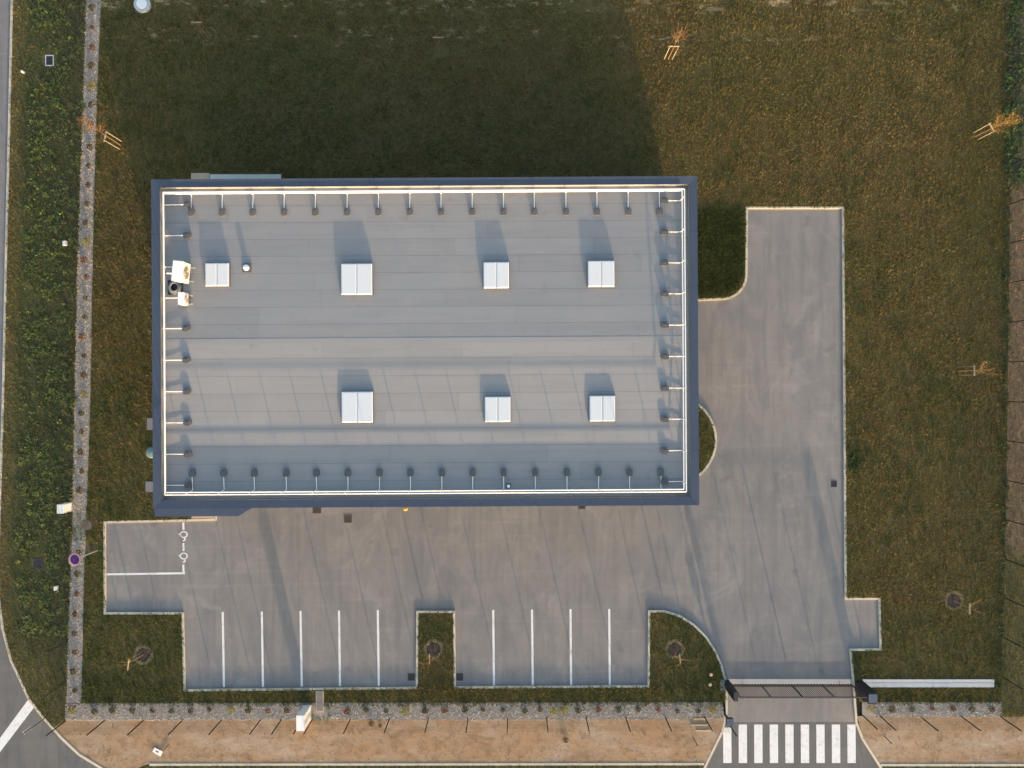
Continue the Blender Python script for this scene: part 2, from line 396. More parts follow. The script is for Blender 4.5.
# ---------------------------------------------------------------- kerbs
def kerb(pts, w=0.135, z0=-0.02, z1=0.092, stone=1.0, closed=False):
    P = [Vector(p[:2]).to_2d() for p in UP(pts)]
    out = [P[0]]                              # resample long runs into stones
    keys = []
    for a, b in zip(P[:-1], P[1:]):
        n = max(1, round((b - a).length / stone))
        for k in range(1, n + 1): out.append(a.lerp(b, k / n))
    L, R = [], []
    for i, p in enumerate(out):
        d0 = (p - out[i - 1]).normalized() if i else (out[1] - p).normalized()
        d1 = (out[i + 1] - p).normalized() if i < len(out) - 1 else d0
        n0 = Vector((-d0.y, d0.x)); n1 = Vector((-d1.y, d1.x)); nm = (n0 + n1).normalized()
        s = w / 2 / max(0.5, nm.dot(n0))
        L.append(p + nm * s); R.append(p - nm * s)
    mb = MB(); gap = 0.006
    for i in range(len(out) - 1):
        g = gap / max(0.05, (out[i + 1] - out[i]).length)
        l0, l1 = L[i].lerp(L[i + 1], g), L[i].lerp(L[i + 1], 1 - g); r0, r1 = R[i].lerp(R[i + 1], g), R[i].lerp(R[i + 1], 1 - g)
        dz = random.uniform(-0.004, 0.004)
        mb.prism([r0, r1, l1, l0], z0, z1 + dz)
    return struct('kerb', mb, M['kerb'])
kerb(LOT_W[:12] + ISLE[1:] + [(726, 690), (726.5, 712), (722, 731), (704, 768), (690, 797)])
kerb(LOT_E + [(856, 722), (862, 738), (881, 768), (896, 790)])
kerb(semi, 0.14)
kerb(ROAD_EDGE, 0.15, z1=0.105)
kerb([(150, 764), (704, 763.4)], 0.14, z1=0.10); kerb([(880, 764.4), (1100, 764.4)], 0.14, z1=0.10)

# ---------------------------------------------------------------- painted markings
def strip(name, a, b, wpx, z=0.004):
    p, q = Vector((*a, 0)), Vector((*b, 0)); d = (q - p).normalized(); n = Vector((-d.y, d.x, 0)) * wpx / 2
    return struct(name, MB().sheet([U(v.x, v.y)[:2] for v in (p - n, q - n, q + n, p + n)], z), M['paint'])
for x0, x1, y0, y1 in ((222.7, 224, 612, 687), (261.8, 263, 611.5, 687), (300.5, 301.8, 611, 686.5), (339, 340, 610.5, 686), (377.8, 378.8, 610, 686),
                       (493.2, 494, 610, 685.5), (532, 532.8, 609.5, 685), (570.5, 571.1, 609, 685), (609.2, 609.8, 609, 685)):
    strip('parking_line', (x0, y0), (x1, y1), 2.1)
strip('parking_line', (107, 574.3), (185, 573.2), 2.0)
for a, b in ((522.5, 530), (543, 551), (564.5, 572.2)): strip('parking_line', (183.3, a), (183.6, b), 2.0)
for cy in (534.5, 556):                                     # wheelchair mark: wheel, head, leg
    mb = MB(); c = U(183.8, cy); n = 18
    for k in range(n):
        a, b = 2 * math.pi * k / n, 2 * math.pi * (k + 1) / n
        mb.sheet([(c.x + r * math.cos(t) * 1.15, c.y + r * math.sin(t)) for r, t in ((0.15, a), (0.225, a), (0.225, b), (0.15, b))], 0.004)
    mb.sheet([(c.x - 0.23, c.y + 0.10), (c.x - 0.37, c.y + 0.02), (c.x - 0.23, c.y - 0.06)], 0.004)
    mb.sheet([(c.x + 0.0, c.y - 0.23), (c.x + 0.13, c.y - 0.23), (c.x + 0.10, c.y - 0.42), (c.x + 0.02, c.y - 0.40)], 0.004)
    mb.sheet([(c.x - 0.06, c.y - 0.34), (c.x + 0.015, c.y - 0.36), (c.x + 0.015, c.y - 0.44), (c.x - 0.06, c.y - 0.44)], 0.0045)
    struct('wheelchair_mark', mb, M['paint'])
for k in range(9):
    x = 727.2 + 15.53 * k
    strip('crosswalk_stripe', (x, 727.5 if k == 0 else 724.5), (x + 0.2, 763), 8.3)
struct('stop_line', MB().sheet([p[:2] for p in UP([(29.5, 698), (35.5, 705.5), (-6, 760), (-6, 746)])], 0.004), M['paint'])
struct('gate_track', MB().prism([p[:2] for p in UP([(722.5, 679), (853, 679.3), (853, 684.3), (722.5, 684.3)])], -0.02, 0.006), M['concrete'])

# ---------------------------------------------------------------- the building
ZC, ZE, ZR = 7.0, 6.48, 6.74                  # coping top, roof edge, roof ridge
BTH = 0.0062
BC = (U(152, 180, ZC) + U(697, 177, ZC) + U(155.3, 507.5, ZC) + U(699.5, 504.5, ZC)) / 4
BC.x -= 0.045
HX, HY = 14.99, 9.035
def BL(px, py, z):                            # pixel to building-local coordinates
    v = U(px, py, z) - Vector((BC.x, BC.y, 0)); c, s = math.cos(-BTH), math.sin(-BTH)
    return Vector((v.x * c - v.y * s, v.x * s + v.y * c, z))
def roof_z(y): return ZR - (ZR - ZE) * min(1, abs(y - 0.12) / (HY - 0.4))
bld = thing('warehouse', 'low grey flat-roofed building with blue-grey roof edging beside the car park', 'building', (BC.x, BC.y, 0), BTH)
for nm, c, d in (('wall', (0, HY - 0.13, 3.45), (2 * HX - 0.04, 0.2, 6.9)), ('wall', (0, -HY + 0.13, 3.45), (2 * HX - 0.04, 0.2, 6.9)),
                 ('wall', (-HX + 0.13, 0, 3.45), (0.2, 2 * HY - 0.5, 6.9)), ('wall', (HX - 0.13, 0, 3.45), (0.2, 2 * HY - 0.5, 6.9))):
    mb = MB().box(c, d)                       # cladding with standing ribs
    ln = max(d[0], d[1]); nr = int(ln / 0.5)
    for k in range(nr):
        t = -ln / 2 + (k + 0.5) * ln / nr
        if d[0] > d[1]: mb.box((t, c[1] + math.copysign(0.105, c[1]), 3.42), (0.06, 0.03, 6.7))
        else: mb.box((c[0] + math.copysign(0.105, c[0]), t, 3.42), (0.03, 0.06, 6.7))
    mb.build(nm, M['cladding'], bld)
for c, d in (((0, HY - 0.33, 6.55), (2 * HX - 0.52, 0.16, 0.82)), ((0, -HY + 0.33, 6.55), (2 * HX - 0.52, 0.16, 0.82)),
             ((-HX + 0.33, 0, 6.55), (0.16, 2 * HY - 0.84, 0.82)), ((HX - 0.33, 0, 6.55), (0.16, 2 * HY - 0.84, 0.82))):
    MB().box(c, d).build('parapet', M['upstand'], bld)
# coping, one folded sheet after another, mitred at the corners
def coping(side):
    W = 0.43; L = HX if side in 'NS' else HY
    n = 10 if side in 'NS' else 6
    for k in range(n):
        a, b = -L + 2 * L * k / n, -L + 2 * L * (k + 1) / n; g = 0.005
        a0 = a + (g if k else 0); b0 = b - (g if k < n - 1 else 0)
        ia = a0 + (W if k == 0 else 0); ib = b0 - (W if k == n - 1 else 0)
        if side == 'N': o = [(a0, HY), (b0, HY), (ib, HY - W), (ia, HY - W)]
        if side == 'S': o = [(a0, -HY), (b0, -HY), (ib, -HY + W), (ia, -HY + W)]
        if side == 'W': o = [(-HX, a0), (-HX, b0), (-HX + W, ib), (-HX + W, ia)]
        if side == 'E': o = [(HX, a0), (HX, b0), (HX - W, ib), (HX - W, ia)]
        mb = MB(); dz = random.uniform(-0.003, 0.003)
        zs = [ZC + dz, ZC + dz, ZC - 0.03 + dz, ZC - 0.03 + dz]
        mb.add([(*p, z) for p, z in zip(o, zs)] + [(*p, 6.965 - 0.06) for p in o], [(0, 1, 2, 3), (7, 6, 5, 4), (0, 1, 5, 4), (1, 2, 6, 5), (2, 3, 7, 6), (3, 0, 4, 7)])
        mb.build('coping_panel', M['coping'], bld)
for s in 'NSWE': coping(s)
# canopy edge over the entrance corner
cp = [BL(155.2, 509.0, 6.9), BL(155.6, 516.3, 6.9), BL(239, 515.8, 6.9), BL(253, 508.6, 6.9)]
cp[0].y = cp[3].y = -HY - 0.003
MB().prism([(p.x, p.y) for p in cp], 6.55, 6.999).build('entrance_canopy', M['coping'], bld)
# roof deck with its sheets of membrane
roof = MB()
yN, yS, xE = HY - 0.42, -HY + 0.42, HX - 0.42
roof.add([(-xE, yS, ZE - 0.02), (xE, yS, ZE - 0.02), (xE, 0.12, ZR - 0.02), (-xE, 0.12, ZR - 0.02), (xE, yN, ZE - 0.02), (-xE, yN, ZE - 0.02)], [(0, 1, 2, 3), (3, 2, 4, 5)])
roof = roof.build('roof', M['bitumen'], bld)
rows = 9
for half in (1, -1):
    edge = yN if half > 0 else yS
    for r in range(rows):
        y0 = 0.12 + (edge - 0.12) * r / rows; y1 = 0.12 + (edge - 0.12) * (r + 1) / rows
        y1o = y1 - 0.009 * half                         # a dark bead of bitumen shows in each joint
        xs = [-xE]; x = -xE + random.uniform(2.5, 9.0)
        while x < xE - 2: xs.append(x); x += random.uniform(6.5, 10.0)
        xs.append(xE)
        for a, b in zip(xs[:-1], xs[1:]):
            za, zb = roof_z(y0), roof_z(y1o); j = random.uniform(0, 0.0015)
            q = [(a + 0.0025, y0, za + j), (b - 0.0025, y0, za + j), (b - 0.0025, y1o, zb + j), (a + 0.0025, y1o, zb + j)]
            bt = [(p[0], p[1], p[2] - 0.006) for p in q]
            MB().add(q + bt, [(0, 1, 2, 3), (7, 6, 5, 4), (0, 1, 5, 4), (1, 2, 6, 5), (2, 3, 7, 6), (3, 0, 4, 7)]).build('membrane_sheet', M['membrane'], roof)
MB().box((0, 0.12, ZR - 0.001), (2 * xE - 0.1, 0.30, 0.008)).build('ridge_strip', M['membrane'], roof)
# skylights
SKY = [(205, 263, 228.5, 286, 'small skylight next to the air-conditioning units'), (341, 263.5, 372, 294.5, 'large skylight on the far roof slope'),
       (483.5, 262, 509, 288, 'middle-sized skylight in the middle of the far roof slope'), (588, 260.7, 614.5, 286.7, 'skylight at the right end of the far roof slope'),
       (341.5, 391.7, 372.7, 422.5, 'large skylight on the near roof slope'), (484.8, 396.7, 510.5, 422, 'middle-sized skylight in the middle of the near roof slope'),
       (589.7, 395.7, 615.3, 421.3, 'skylight at the right end of the near roof slope')]
for x0, y0, x1, y1, lab in SKY:
    zt = 7.0
    for _ in range(4):
        c = BL((x0 + x1) / 2, (y0 + y1) / 2, zt); zb = roof_z(c.y); zt = zb + 0.235
    w = (x1 - x0) / F * (H - zt); d = (y1 - y0) / F * (H - zt)
    sk = MB().prism([(c.x + sx * (w / 2 + 0.03), c.y + sy * (d / 2 + 0.03)) for sx, sy in ((-1, -1), (1, -1), (1, 1), (-1, 1))], zb - 0.12, zt - 0.10).build('skylight', M['sky_curb'], bld)
    sk['label'] = lab
    for s in (-1, 1):                         # two leaves, slightly domed
        mb = MB(); g = 0.012; xa, xb = (c.x - w / 2, c.x - g) if s < 0 else (c.x + g, c.x + w / 2); e = 0.05
        lo = [(xa, c.y - d / 2), (xb, c.y - d / 2), (xb, c.y + d / 2), (xa, c.y + d / 2)]
        hi = [(xa + e, c.y - d / 2 + e), (xb - e, c.y - d / 2 + e), (xb - e, c.y + d / 2 - e), (xa + e, c.y + d / 2 - e)]
        vs = [(*p, zt - 0.09) for p in lo] + [(*p, zt - 0.03) for p in lo] + [(*p, zt) for p in hi]
        fs = [(3, 2, 1, 0), (8, 9, 10, 11)] + [(i + o, (i + 1) % 4 + o, (i + 1) % 4 + 4 + o, i + 4 + o) for o in (0, 4) for i in range(4)]
        mb.add(vs, fs).build('lid', M['skylight'], sk)
    MB().box((c.x, c.y, zt - 0.045), (0.022, d - 0.02, 0.05)).build('centre_bar', M['seam'], sk)
# amber beacon on the front wall
p = BL(405.5, 508.6, 6.1)
bcn = MB().box((p.x, -HY - 0.09, 6.0), (0.10, 0.22, 0.06)).build('wall_beacon', M['dark_metal'], bld)
MB().lathe([(0.0, 0.30), (0.08, 0.28), (0.12, 0.18), (0.13, 0.0), (0.0, 0.0)], 16, (p.x, -HY - 0.24, 5.99)).build('lens', M['orange'], bcn)
bcn['label'] = 'amber beacon on the front wall under the roof edge'
# roof vent and small outlet
for px, py, r, lab in ((246, 267.5, 0.17, 'white roof vent on a square grey base near the small skylight'), (508.5, 486.5, 0.09, 'tiny pale roof outlet by the front guard rail')):
    c = BL(px, py, 6.8); zb = roof_z(c.y)
    v = MB().box((c.x, c.y, zb + 0.02), (r * 2.9, r * 2.9, 0.05)).build('roof_vent', M['weight'], bld); v['label'] = lab
    MB().lathe([(r * 0.8, 0.0), (r * 0.8, 0.12), (r, 0.12), (r * 0.9, 0.2), (0.0, 0.24)], 18, (c.x, c.y, zb + 0.04)).build('cap', M['white_metal'], v)

# ---------------------------------------------------------------- guard rail standing on the roof
gr = thing('guard_rail', 'white counterweighted guard rail running round the edge of the roof', 'guard rail', (BC.x, BC.y, 0), BTH)
RT, RM = ZE + 1.16, ZE + 0.57
NX = [191, 222, 252.7, 284, 315.2, 347, 378.3, 409.8, 441, 472.2, 503.5, 534.3, 566, 597, 628.3, 659.6]
SX = [192, 223.5, 254, 286, 316.2, 347.7, 379.3, 410.3, 441.7, 472.6, 503.6, 535.3, 567, 598.6, 629.6, 661]
WY = [204.5, 235.5, 267, 298, 328.6, 360, 391.4, 422.6, 454, 485.3]
EY = [200.5, 232, 263, 294, 325.3, 356.5, 388, 419, 450.6, 481.7]
y_n = BL(400, 190.8, RT).y; y_s = BL(400, 493.4, RT).y; x_w = BL(164.0, 350, RT).x; x_e = BL(685.4, 350, RT).x
y_nm = BL(400, 192.3, RM).y; y_sm = BL(400, 491.0, RM).y; x_wm = BL(164.6, 350, RM).x; x_em = BL(683.0, 350, RM).x
for z, (w_, e_, s_, n_), nm in ((RT, (x_w, x_e, y_s, y_n), 'top_rail'), (RM, (x_wm, x_em, y_sm, y_nm), 'middle_rail')):
    for a, b in (((w_, n_), (e_, n_)), ((w_, s_), (e_, s_)), ((w_, s_), (w_, n_)), ((e_, s_), (e_, n_))):
        MB().tube((*a, z), (*b, z), 0.033, n=10).build(nm, M['white_metal'], gr, smooth=False)
def support(side, px, py):
    # px, py is the counterweight seen on the roof; the post stands at the rail
    c = BL(px, py, 6.62); zb = roof_z(c.y) + 0.02
    if side == 'N': top, mid, d = Vector((c.x, y_n, RT)), Vector((c.x, y_nm, RM)), Vector((0, -1, 0))
    if side == 'S': top, mid, d = Vector((c.x, y_s, RT)), Vector((c.x, y_sm, RM)), Vector((0, 1, 0))
    if side == 'W': top, mid, d = Vector((x_w, c.y, RT)), Vector((x_wm, c.y, RM)), Vector((1, 0, 0))
    if side == 'E': top, mid, d = Vector((x_e, c.y, RT)), Vector((x_em, c.y, RM)), Vector((-1, 0, 0))
    foot = mid + (mid - top) * ((RM - ZE) / (RT - RM)); foot.z = roof_z(foot.y) + 0.05
    foot -= d * 0.0
    post = MB().path([top, mid, foot], 0.024, 8).build('post', M['white_metal'], gr)
    w = Vector((c.x, c.y, zb)); inner = w - d * 0.12
    MB().tube(foot, inner + Vector((0, 0, 0.08)), 0.024, n=8).build('arm', M['white_metal'], post)
    mb = MB(); L, Wd, hh = 0.43, 0.34, 0.13                           # a block with rounded ends
    poly = []
    for k in range(16):
        t = 2 * math.pi * k / 16; q = Vector((math.copysign(abs(math.cos(t)) ** 0.6, math.cos(t)) * L / 2, math.copysign(abs(math.sin(t)) ** 0.6, math.sin(t)) * Wd / 2))
        poly.append(q)
    ang = math.atan2(d.y, d.x); cs, sn = math.cos(ang), math.sin(ang)
    poly = [(w.x + q.x * cs - q.y * sn, w.y + q.x * sn + q.y * cs) for q in poly]
    mb.prism(poly, zb - 0.03, zb + hh)
    mb.box((w.x, w.y, zb + hh + 0.015), (0.20, 0.11, 0.03), ang)
    mb.build('counterweight', M['weight'], post)
for x in NX: support('N', x, 212.3 - (x - 190) * 0.002)
for x in SX: support('S', x, 473 - (x - 190) * 0.002)
for y in WY: support('W', 187.3 + (y - 200) * 0.003, y)
for y in EY: support('E', 664 + (y - 200) * 0.002, y)

# ---------------------------------------------------------------- air-conditioning units on the roof
def ac_unit(px0, py0, px1, py1, h, lift, label, rz=0.0):
    zb = roof_z(3.0) + 0.01; zt = zb + lift + h
    a, b = U(px0, py0, zt), U(px1, py1, zt); c = (a + b) / 2; w, d = abs(b.x - a.x), abs(b.y - a.y)
    t = thing('air_conditioner', label, 'air conditioner', (c.x, c.y, zb), rz)
    MB().box((0, 0, lift + h / 2), (w, d, h)).build('casing', M['ac_body'], t)
    MB().box((0, 0, lift + h + 0.012), (w + 0.03, d + 0.03, 0.03)).build('top_panel', M['white_metal'], t)
    for s in (-1, 1):
        MB().box((0.03, s * d * 0.36, lift / 2 - 0.01), (w + 0.34, 0.07, 0.06)).box((-w * 0.4, s * d * 0.36, lift / 2), (0.05, 0.05, lift)).box((w * 0.4, s * d * 0.36, lift / 2), (0.05, 0.05, lift)).build('stand', M['galv'], t)
    r = min(d * 0.36, h * 0.38)
    n = 20; poly = [(math.cos(2 * math.pi * k / n) * r, math.sin(2 * math.pi * k / n) * r) for k in range(n)]
    gm = MB(); gm.add([(w / 2 + 0.004, y, lift + h / 2 + z) for y, z in poly], [tuple(range(n))])
    g = gm.build('fan_opening', M['ac_grille'], t)
    gb = MB()
    for rr in (r, r * 0.75, r * 0.5, r * 0.25):
        for k in range(n):
            a0, a1 = 2 * math.pi * k / n, 2 * math.pi * (k + 1) / n
            gb.tube((w / 2 + 0.02, math.cos(a0) * rr, lift + h / 2 + math.sin(a0) * rr), (w / 2 + 0.02, math.cos(a1) * rr, lift + h / 2 + math.sin(a1) * rr), 0.006, n=4)
    gb.build('guard', M['ac_body'], g)
    return t
ac_unit(172.6, 261.2, 182.5, 281, 0.92, 0.34, 'large off-white air-conditioning unit by the left guard rail', -0.10)
ac_unit(178.4, 292.5, 184.0, 304.5, 0.55, 0.26, 'small off-white air-conditioning unit below the large one', 0.0)
zb = roof_z(3.0)
c0 = U(174, 287, zb + 0.2)
pt = thing('pipe_bundle', 'coil of grey lagged pipes between the two air-conditioning units', 'pipes', (c0.x, c0.y, zb + 0.03))
mb = MB()
for k, r in enumerate((0.34, 0.28, 0.22)):
    ring = [(math.cos(t) * r, math.sin(t) * r * 1.1, 0.05 + 0.05 * k) for t in np.linspace(0, 2 * math.pi, 19)]
    mb.path(ring, 0.035, 6)
mb.build('coil', M['pipe'], pt)
MB().path([(0.1, 0.35, 0.05), (0.12, 0.8, 0.25), (0.2, 0.95, 0.3)], 0.03, 6).path([(0.1, -0.3, 0.05), (0.25, -0.5, 0.2), (0.5, -0.6, 0.3)], 0.03, 6).build('riser', M['pipe'], pt)
MB().box((0.0, 0, 0.01), (0.8, 0.8, 0.04)).build('drip_tray', M['black_metal'], pt)
MB().path([(-0.35, 0.75, 0.25), (0.02, 0.73, 0.32)], 0.045, 8).build('outlet', M['white_metal'], pt)

# ---------------------------------------------------------------- slabs and pads round the building
def slab(name, px0, py0, px1, py1, z, mat, label, cat='slab'):
    a, b = U(px0, py0, z), U(px1, py1, z)
    return tag(MB().prism([(a.x, a.y), (b.x, a.y), (b.x, b.y), (a.x, b.y)], 0.0, z).build(name, mat), label, cat)
slab('concrete_slab', 210, 174.3, 281, 207, 0.14, M['slab'], 'long pale concrete slab along the far wall of the building')
slab('paving_slab', 191, 173, 209.5, 207, 0.13, M['beige'], 'tan paving slab at the far left corner of the building')
slab('paving_slab', 191.5, 500, 215, 518.5, 0.14, M['beige'], 'beige doorstep paving at the near left corner of the building')
slab('paving_slab', 147, 418, 160, 430, 0.14, M['grey_plate'], 'upper grey slab peeping out left of the building')
slab('paving_slab', 145.5, 481.5, 160, 492, 0.14, M['grey_plate'], 'lower grey slab peeping out left of the building')
c = U(152, 452.5, 0.1)
tk = thing('tank_cover', 'round teal cover peeping out left of the building', 'cover', (c.x, c.y, 0.1))
MB().lathe([(0.34, 0.0), (0.34, 0.08), (0.28, 0.12), (0.0, 0.16)], 24).build('lid', M['teal'], tk); MB().lathe([(0.38, 0), (0.38, 0.04), (0.3, 0.05)], 24).build('rim', M['grey_plate'], tk)

# ---------------------------------------------------------------- drains, covers, manholes
def grate(px, py, w, d, label, mat='iron', z=0.0, bars=6, frame=None):
    c = U(px, py, z)
    t = thing('drain_grate', label, 'drain', (c.x, c.y, z))
    MB().box((0, d / 2 - 0.03, 0.006), (w, 0.06, 0.024)).box((0, -d / 2 + 0.03, 0.006), (w, 0.06, 0.024)).box((w / 2 - 0.03, 0, 0.006), (0.06, d - 0.12, 0.024)).box((-w / 2 + 0.03, 0, 0.006), (0.06, d - 0.12, 0.024)).build('frame', M[frame or mat], t)
    MB().box((0, 0, 0.002), (w - 0.12, d - 0.12, 0.006)).build('pit', M['black_metal'], t)
    mb = MB()
    for k in range(bars): mb.box((-w / 2 + 0.06 + (w - 0.12) * (k + 0.5) / bars, 0, 0.009), ((w - 0.12) / bars * 0.5, d - 0.12, 0.010))
    mb.build('bars', M[mat], t)
    return t
grate(348, 518.8, 0.5, 0.5, 'brown square drain grate in front of the building', 'iron_rust')
grate(317, 509.5, 0.55, 0.5, 'brown drain half hidden under the front roof edge, left one', 'iron_rust')
grate(582, 506, 0.45, 0.4, 'brown drain half hidden under the front roof edge, right one', 'iron_rust')
grate(411.3, 677, 0.45, 0.45, 'square drain grate left of the planted island')
grate(459.7, 677, 0.45, 0.45, 'square drain grate right of the planted island')
grate(834, 484, 0.38, 0.40, 'square drain grate by the right-hand kerb')
grate(49.6, 60.5, 0.55, 0.7, 'dark drain with a pale frame in the weedy verge', z=0.105, frame='concrete')
grate(38.5, 563.5, 0.6, 0.62, 'black square cover in the weedy verge near the round sign', z=0.105)
grate(91.5, 548, 0.28, 0.28, 'tiny black cover beside the pole of the round sign', z=0.11)
grate(-1, 470, 0.5, 0.9, 'dark gully grate at the left edge of the side road')  # dark streak at the road edge, drawn with the grate shape
c = U(143, 5, 0.1)
mh = thing('manhole', 'round white concrete manhole in the lawn at the top left', 'manhole', (c.x, c.y, 0.1))
MB().lathe([(0.52, -0.05), (0.52, 0.16), (0.36, 0.17), (0.36, 0.05)], 28).build('ring', M['concrete'], mh)
MB().lathe([(0.34, 0.05), (0.34, 0.19), (0.0, 0.205)], 28).build('lid', M['white_metal'], mh)
c = U(320, 701.5, 0.1)
cv = thing('inspection_cover', 'long grey inspection cover in the grass by the white cabinet', 'cover', (c.x, c.y, 0.09))
MB().box((0, 0, 0.03), (0.50, 1.34, 0.08)).build('frame', M['beige'], cv)
for s in (-1, 1): MB().box((0, s * 0.29, 0.045), (0.38, 0.56, 0.08)).build('plate', M['grey_plate'], cv)
c = U(87, 525, 0.1)
tag(MB().lathe([(0.34, 0), (0.33, 0.03), (0.2, 0.035), (0.0, 0.04)], 22, (c.x, c.y, 0.08)).build('round_cover', M['worn_cover']), 'round grey cover at the gap in the left gravel strip', 'cover')
for px, py, lab in ((710.6, 674, 'upper of two small cream pegs on the lawn by the gate'), (709.8, 684, 'lower of two small cream pegs on the lawn by the gate')):
    c = U(px, py, 0.1); t = thing('garden_peg', lab, 'peg', (c.x, c.y, 0.07))
    MB().lathe([(0.09, 0), (0.09, 0.1), (0.11, 0.1), (0.11, 0.14), (0.0, 0.16)], 12).build('cap', M['beige'], t)
for px, py, w, d, lab in ((65.5, 243.5, 0.22, 0.32, 'small white block in the weeds left of the gravel strip'), (56.5, 588, 0.18, 0.28, 'small white scrap in the weeds below the round sign'), (23, 72, 0.12, 0.10, 'tiny white pebble near the side road at the top left')):
    c = U(px, py, 0.2); tag(MB().prism([(c.x - w / 2, c.y - d / 2), (c.x + w / 2, c.y - d * 0.42), (c.x + w * 0.45, c.y + d / 2), (c.x - w / 2, c.y + d * 0.4)], 0.08, 0.34).build('white_block', M['cabinet']), lab, 'block')

# ---------------------------------------------------------------- cabinets
def cabinet(x0, x1, y0, y1, h, label):
    t = thing('utility_cabinet', label, 'cabinet', ((x0 + x1) / 2, (y0 + y1) / 2, 0.06))
    w, d = x1 - x0, y1 - y0
    MB().box((0, 0, 0.05), (w + 0.06, d + 0.06, 0.14)).build('plinth', M['concrete'], t)
    MB().box((0, 0, h / 2 + 0.06), (w, d, h - 0.12)).build('body', M['cabinet'], t)
    MB().box((0, 0, h - 0.02), (w + 0.04, d + 0.04, 0.05)).build('roof', M['cabinet'], t)
    for s in (-1, 1):
        dr = MB().box((s * w * 0.24, -d / 2 - 0.008, h / 2 + 0.06), (w * 0.46, 0.015, h - 0.25)).build('door', M['cabinet'], t)
        MB().box((s * 0.03, -d / 2 - 0.02, h / 2 + 0.1), (0.02, 0.02, 0.10)).build('handle', M['black_metal'], dr)
a, b = U(304, 704.5, 0), U(311.2, 718.8, 0)
cabinet(a.x, b.x, b.y, a.y, 1.62, 'tall white utility cabinet in the front fence line')
a, b = U(66.7, 502.4, 0), U(72.7, 510.6, 0)
cabinet(a.x, b.x, b.y, a.y, 0.95, 'low white utility cabinet in the left fence line')

# ---------------------------------------------------------------- fences
FH = 2.02
def wire_panel(L):
    mb = MB(); n = int(L / 0.06)
    def bar(c, d): mb.box(c, d)
    for k in range(n + 1): bar((L * k / n, 0, 1.03), (0.0035, 0.0035, 1.90))
    for k in range(8): bar((L / 2, 0.004, 0.12 + k * 0.204), (L, 0.0035, 0.0035))
    return mb.mesh('mesh_panel', M['black_metal'])
panel_cache = {}
post_mesh = MB().box((0, 0, FH / 2), (0.055, 0.055, FH)).box((0, 0, FH + 0.006), (0.065, 0.065, 0.014)).mesh('post', M['black_metal'])
def fence(label, pts, z=0.06, end_post=True):
    P = [U(x, y, z) for x, y in pts]
    f = thing('mesh_fence', label, 'fence', P[0])
    for i, p in enumerate(P):
        d = (P[min(i + 1, len(P) - 1)] - P[max(i - 1, 0)]); a = math.atan2(d.y, d.x)
        if end_post or i < len(P) - 1: link('post', post_mesh, f, p - P[0], a)
        if i < len(P) - 1:
            q = P[i + 1] - p; L = round(q.length - 0.07, 1)
            if L < 0.25: continue
            if L not in panel_cache: panel_cache[L] = wire_panel(L)
            link('mesh_panel', panel_cache[L], f, p - P[0] + q.normalized() * 0.035, math.atan2(q.y, q.x))
    return f
fence('black wire mesh fence along the front, left of the gate', [(65.5, 721), (104.5, 720.5), (143.5, 720.3), (182.5, 720.2), (221.5, 720), (260.5, 719.8), (281.5, 719.6), (302.5, 719.5)])
fence('black wire mesh fence along the front from the white cabinet to the gate', [(312.5, 719.4), (350.5, 719), (389.5, 718.4), (428.5, 718.2), (468, 718), (507.5, 717.9), (546.5, 717.5), (586, 717.2), (625.5, 717), (665, 716.8), (704, 716.3), (727.5, 721.5)])
fence('black wire mesh fence along the front, right of the gate', [(862, 714.8), (880, 716), (920.5, 716.6), (961, 716.3), (1000, 716.4), (1040, 716.4)])
def lerp_x(tab, y):
    for (x0, y0), (x1, y1) in zip(tab[:-1], tab[1:]):
        if y0 <= y <= y1: return x0 + (x1 - x0) * (y - y0) / (y1 - y0)
    return tab[-1][0]
LF = [(lerp_x(GRAV_L, y) - 0.6, y) for y in (-87, -47.5, -8, 31, 70, 109, 147.5, 187, 226, 265.5, 305, 344, 383.5, 423, 462, 497)]
fence('black wire mesh fence along the left gravel strip above the low cabinet', LF)
fence('black wire mesh fence along the left gravel strip below the low cabinet', [(72.5, 514), (71.5, 525.5), (70.5, 564.5), (69.5, 602.5), (67.5, 641), (66.5, 681.5), (65.5, 719.5)], end_post=False)
RF = [(1019, -120), (1010, 200), (1007, 440), (1004, 600), (1000, 717)]
fence('black wire mesh fence along the right side of the plot', [(lerp_x(RF, y) + 0.8, y) for y in (-72, -32.5, 7, 46, 86, 125.5, 165, 204, 243.5, 283, 322.5, 362, 401.5, 441, 480.5, 520, 559.5, 598, 637.5, 677, 714)], end_post=False)

# ---------------------------------------------------------------- sliding gate
g0 = U(731, 685.6, 0.1); g1 = U(853, 686.0, 0.1); GL = g1.x - g0.x
gate = thing('sliding_gate', 'dark barred sliding gate closed across the entrance', 'gate', (g0.x, g0.y, 0.0), 0.0)
MB().box((GL / 2, 0, 0.13), (GL, 0.10, 0.13)).build('bottom_rail', M['dark_metal'], gate)
MB().box((GL / 2, 0, 1.93), (GL, 0.07, 0.07)).build('top_rail', M['dark_metal'], gate)
for k in range(5): MB().box((GL * k / 4 if 0 < k < 4 else (0.035 if k == 0 else GL - 0.035), 0, 1.045), (0.07, 0.065, 1.70)).build('upright', M['dark_metal'], gate)
barm = MB().box((0, 0, 0), (0.025, 0.025, 1.70)).mesh('bar', M['dark_metal'])
nb = int(GL / 0.125)
for k in range(nb):
    x = GL * (k + 0.5) / nb
    if min(abs(x - GL * j / 4) for j in range(5)) > 0.055: link('bar', barm, gate, (x, 0, 1.045))
teeth = MB()
for k in range(int(GL / 0.18)): teeth.box((0.1 + k * 0.18, 0.075, 0.10), (0.09, 0.05, 0.06))
teeth.build('toothed_rack', M['black_metal'], gate)
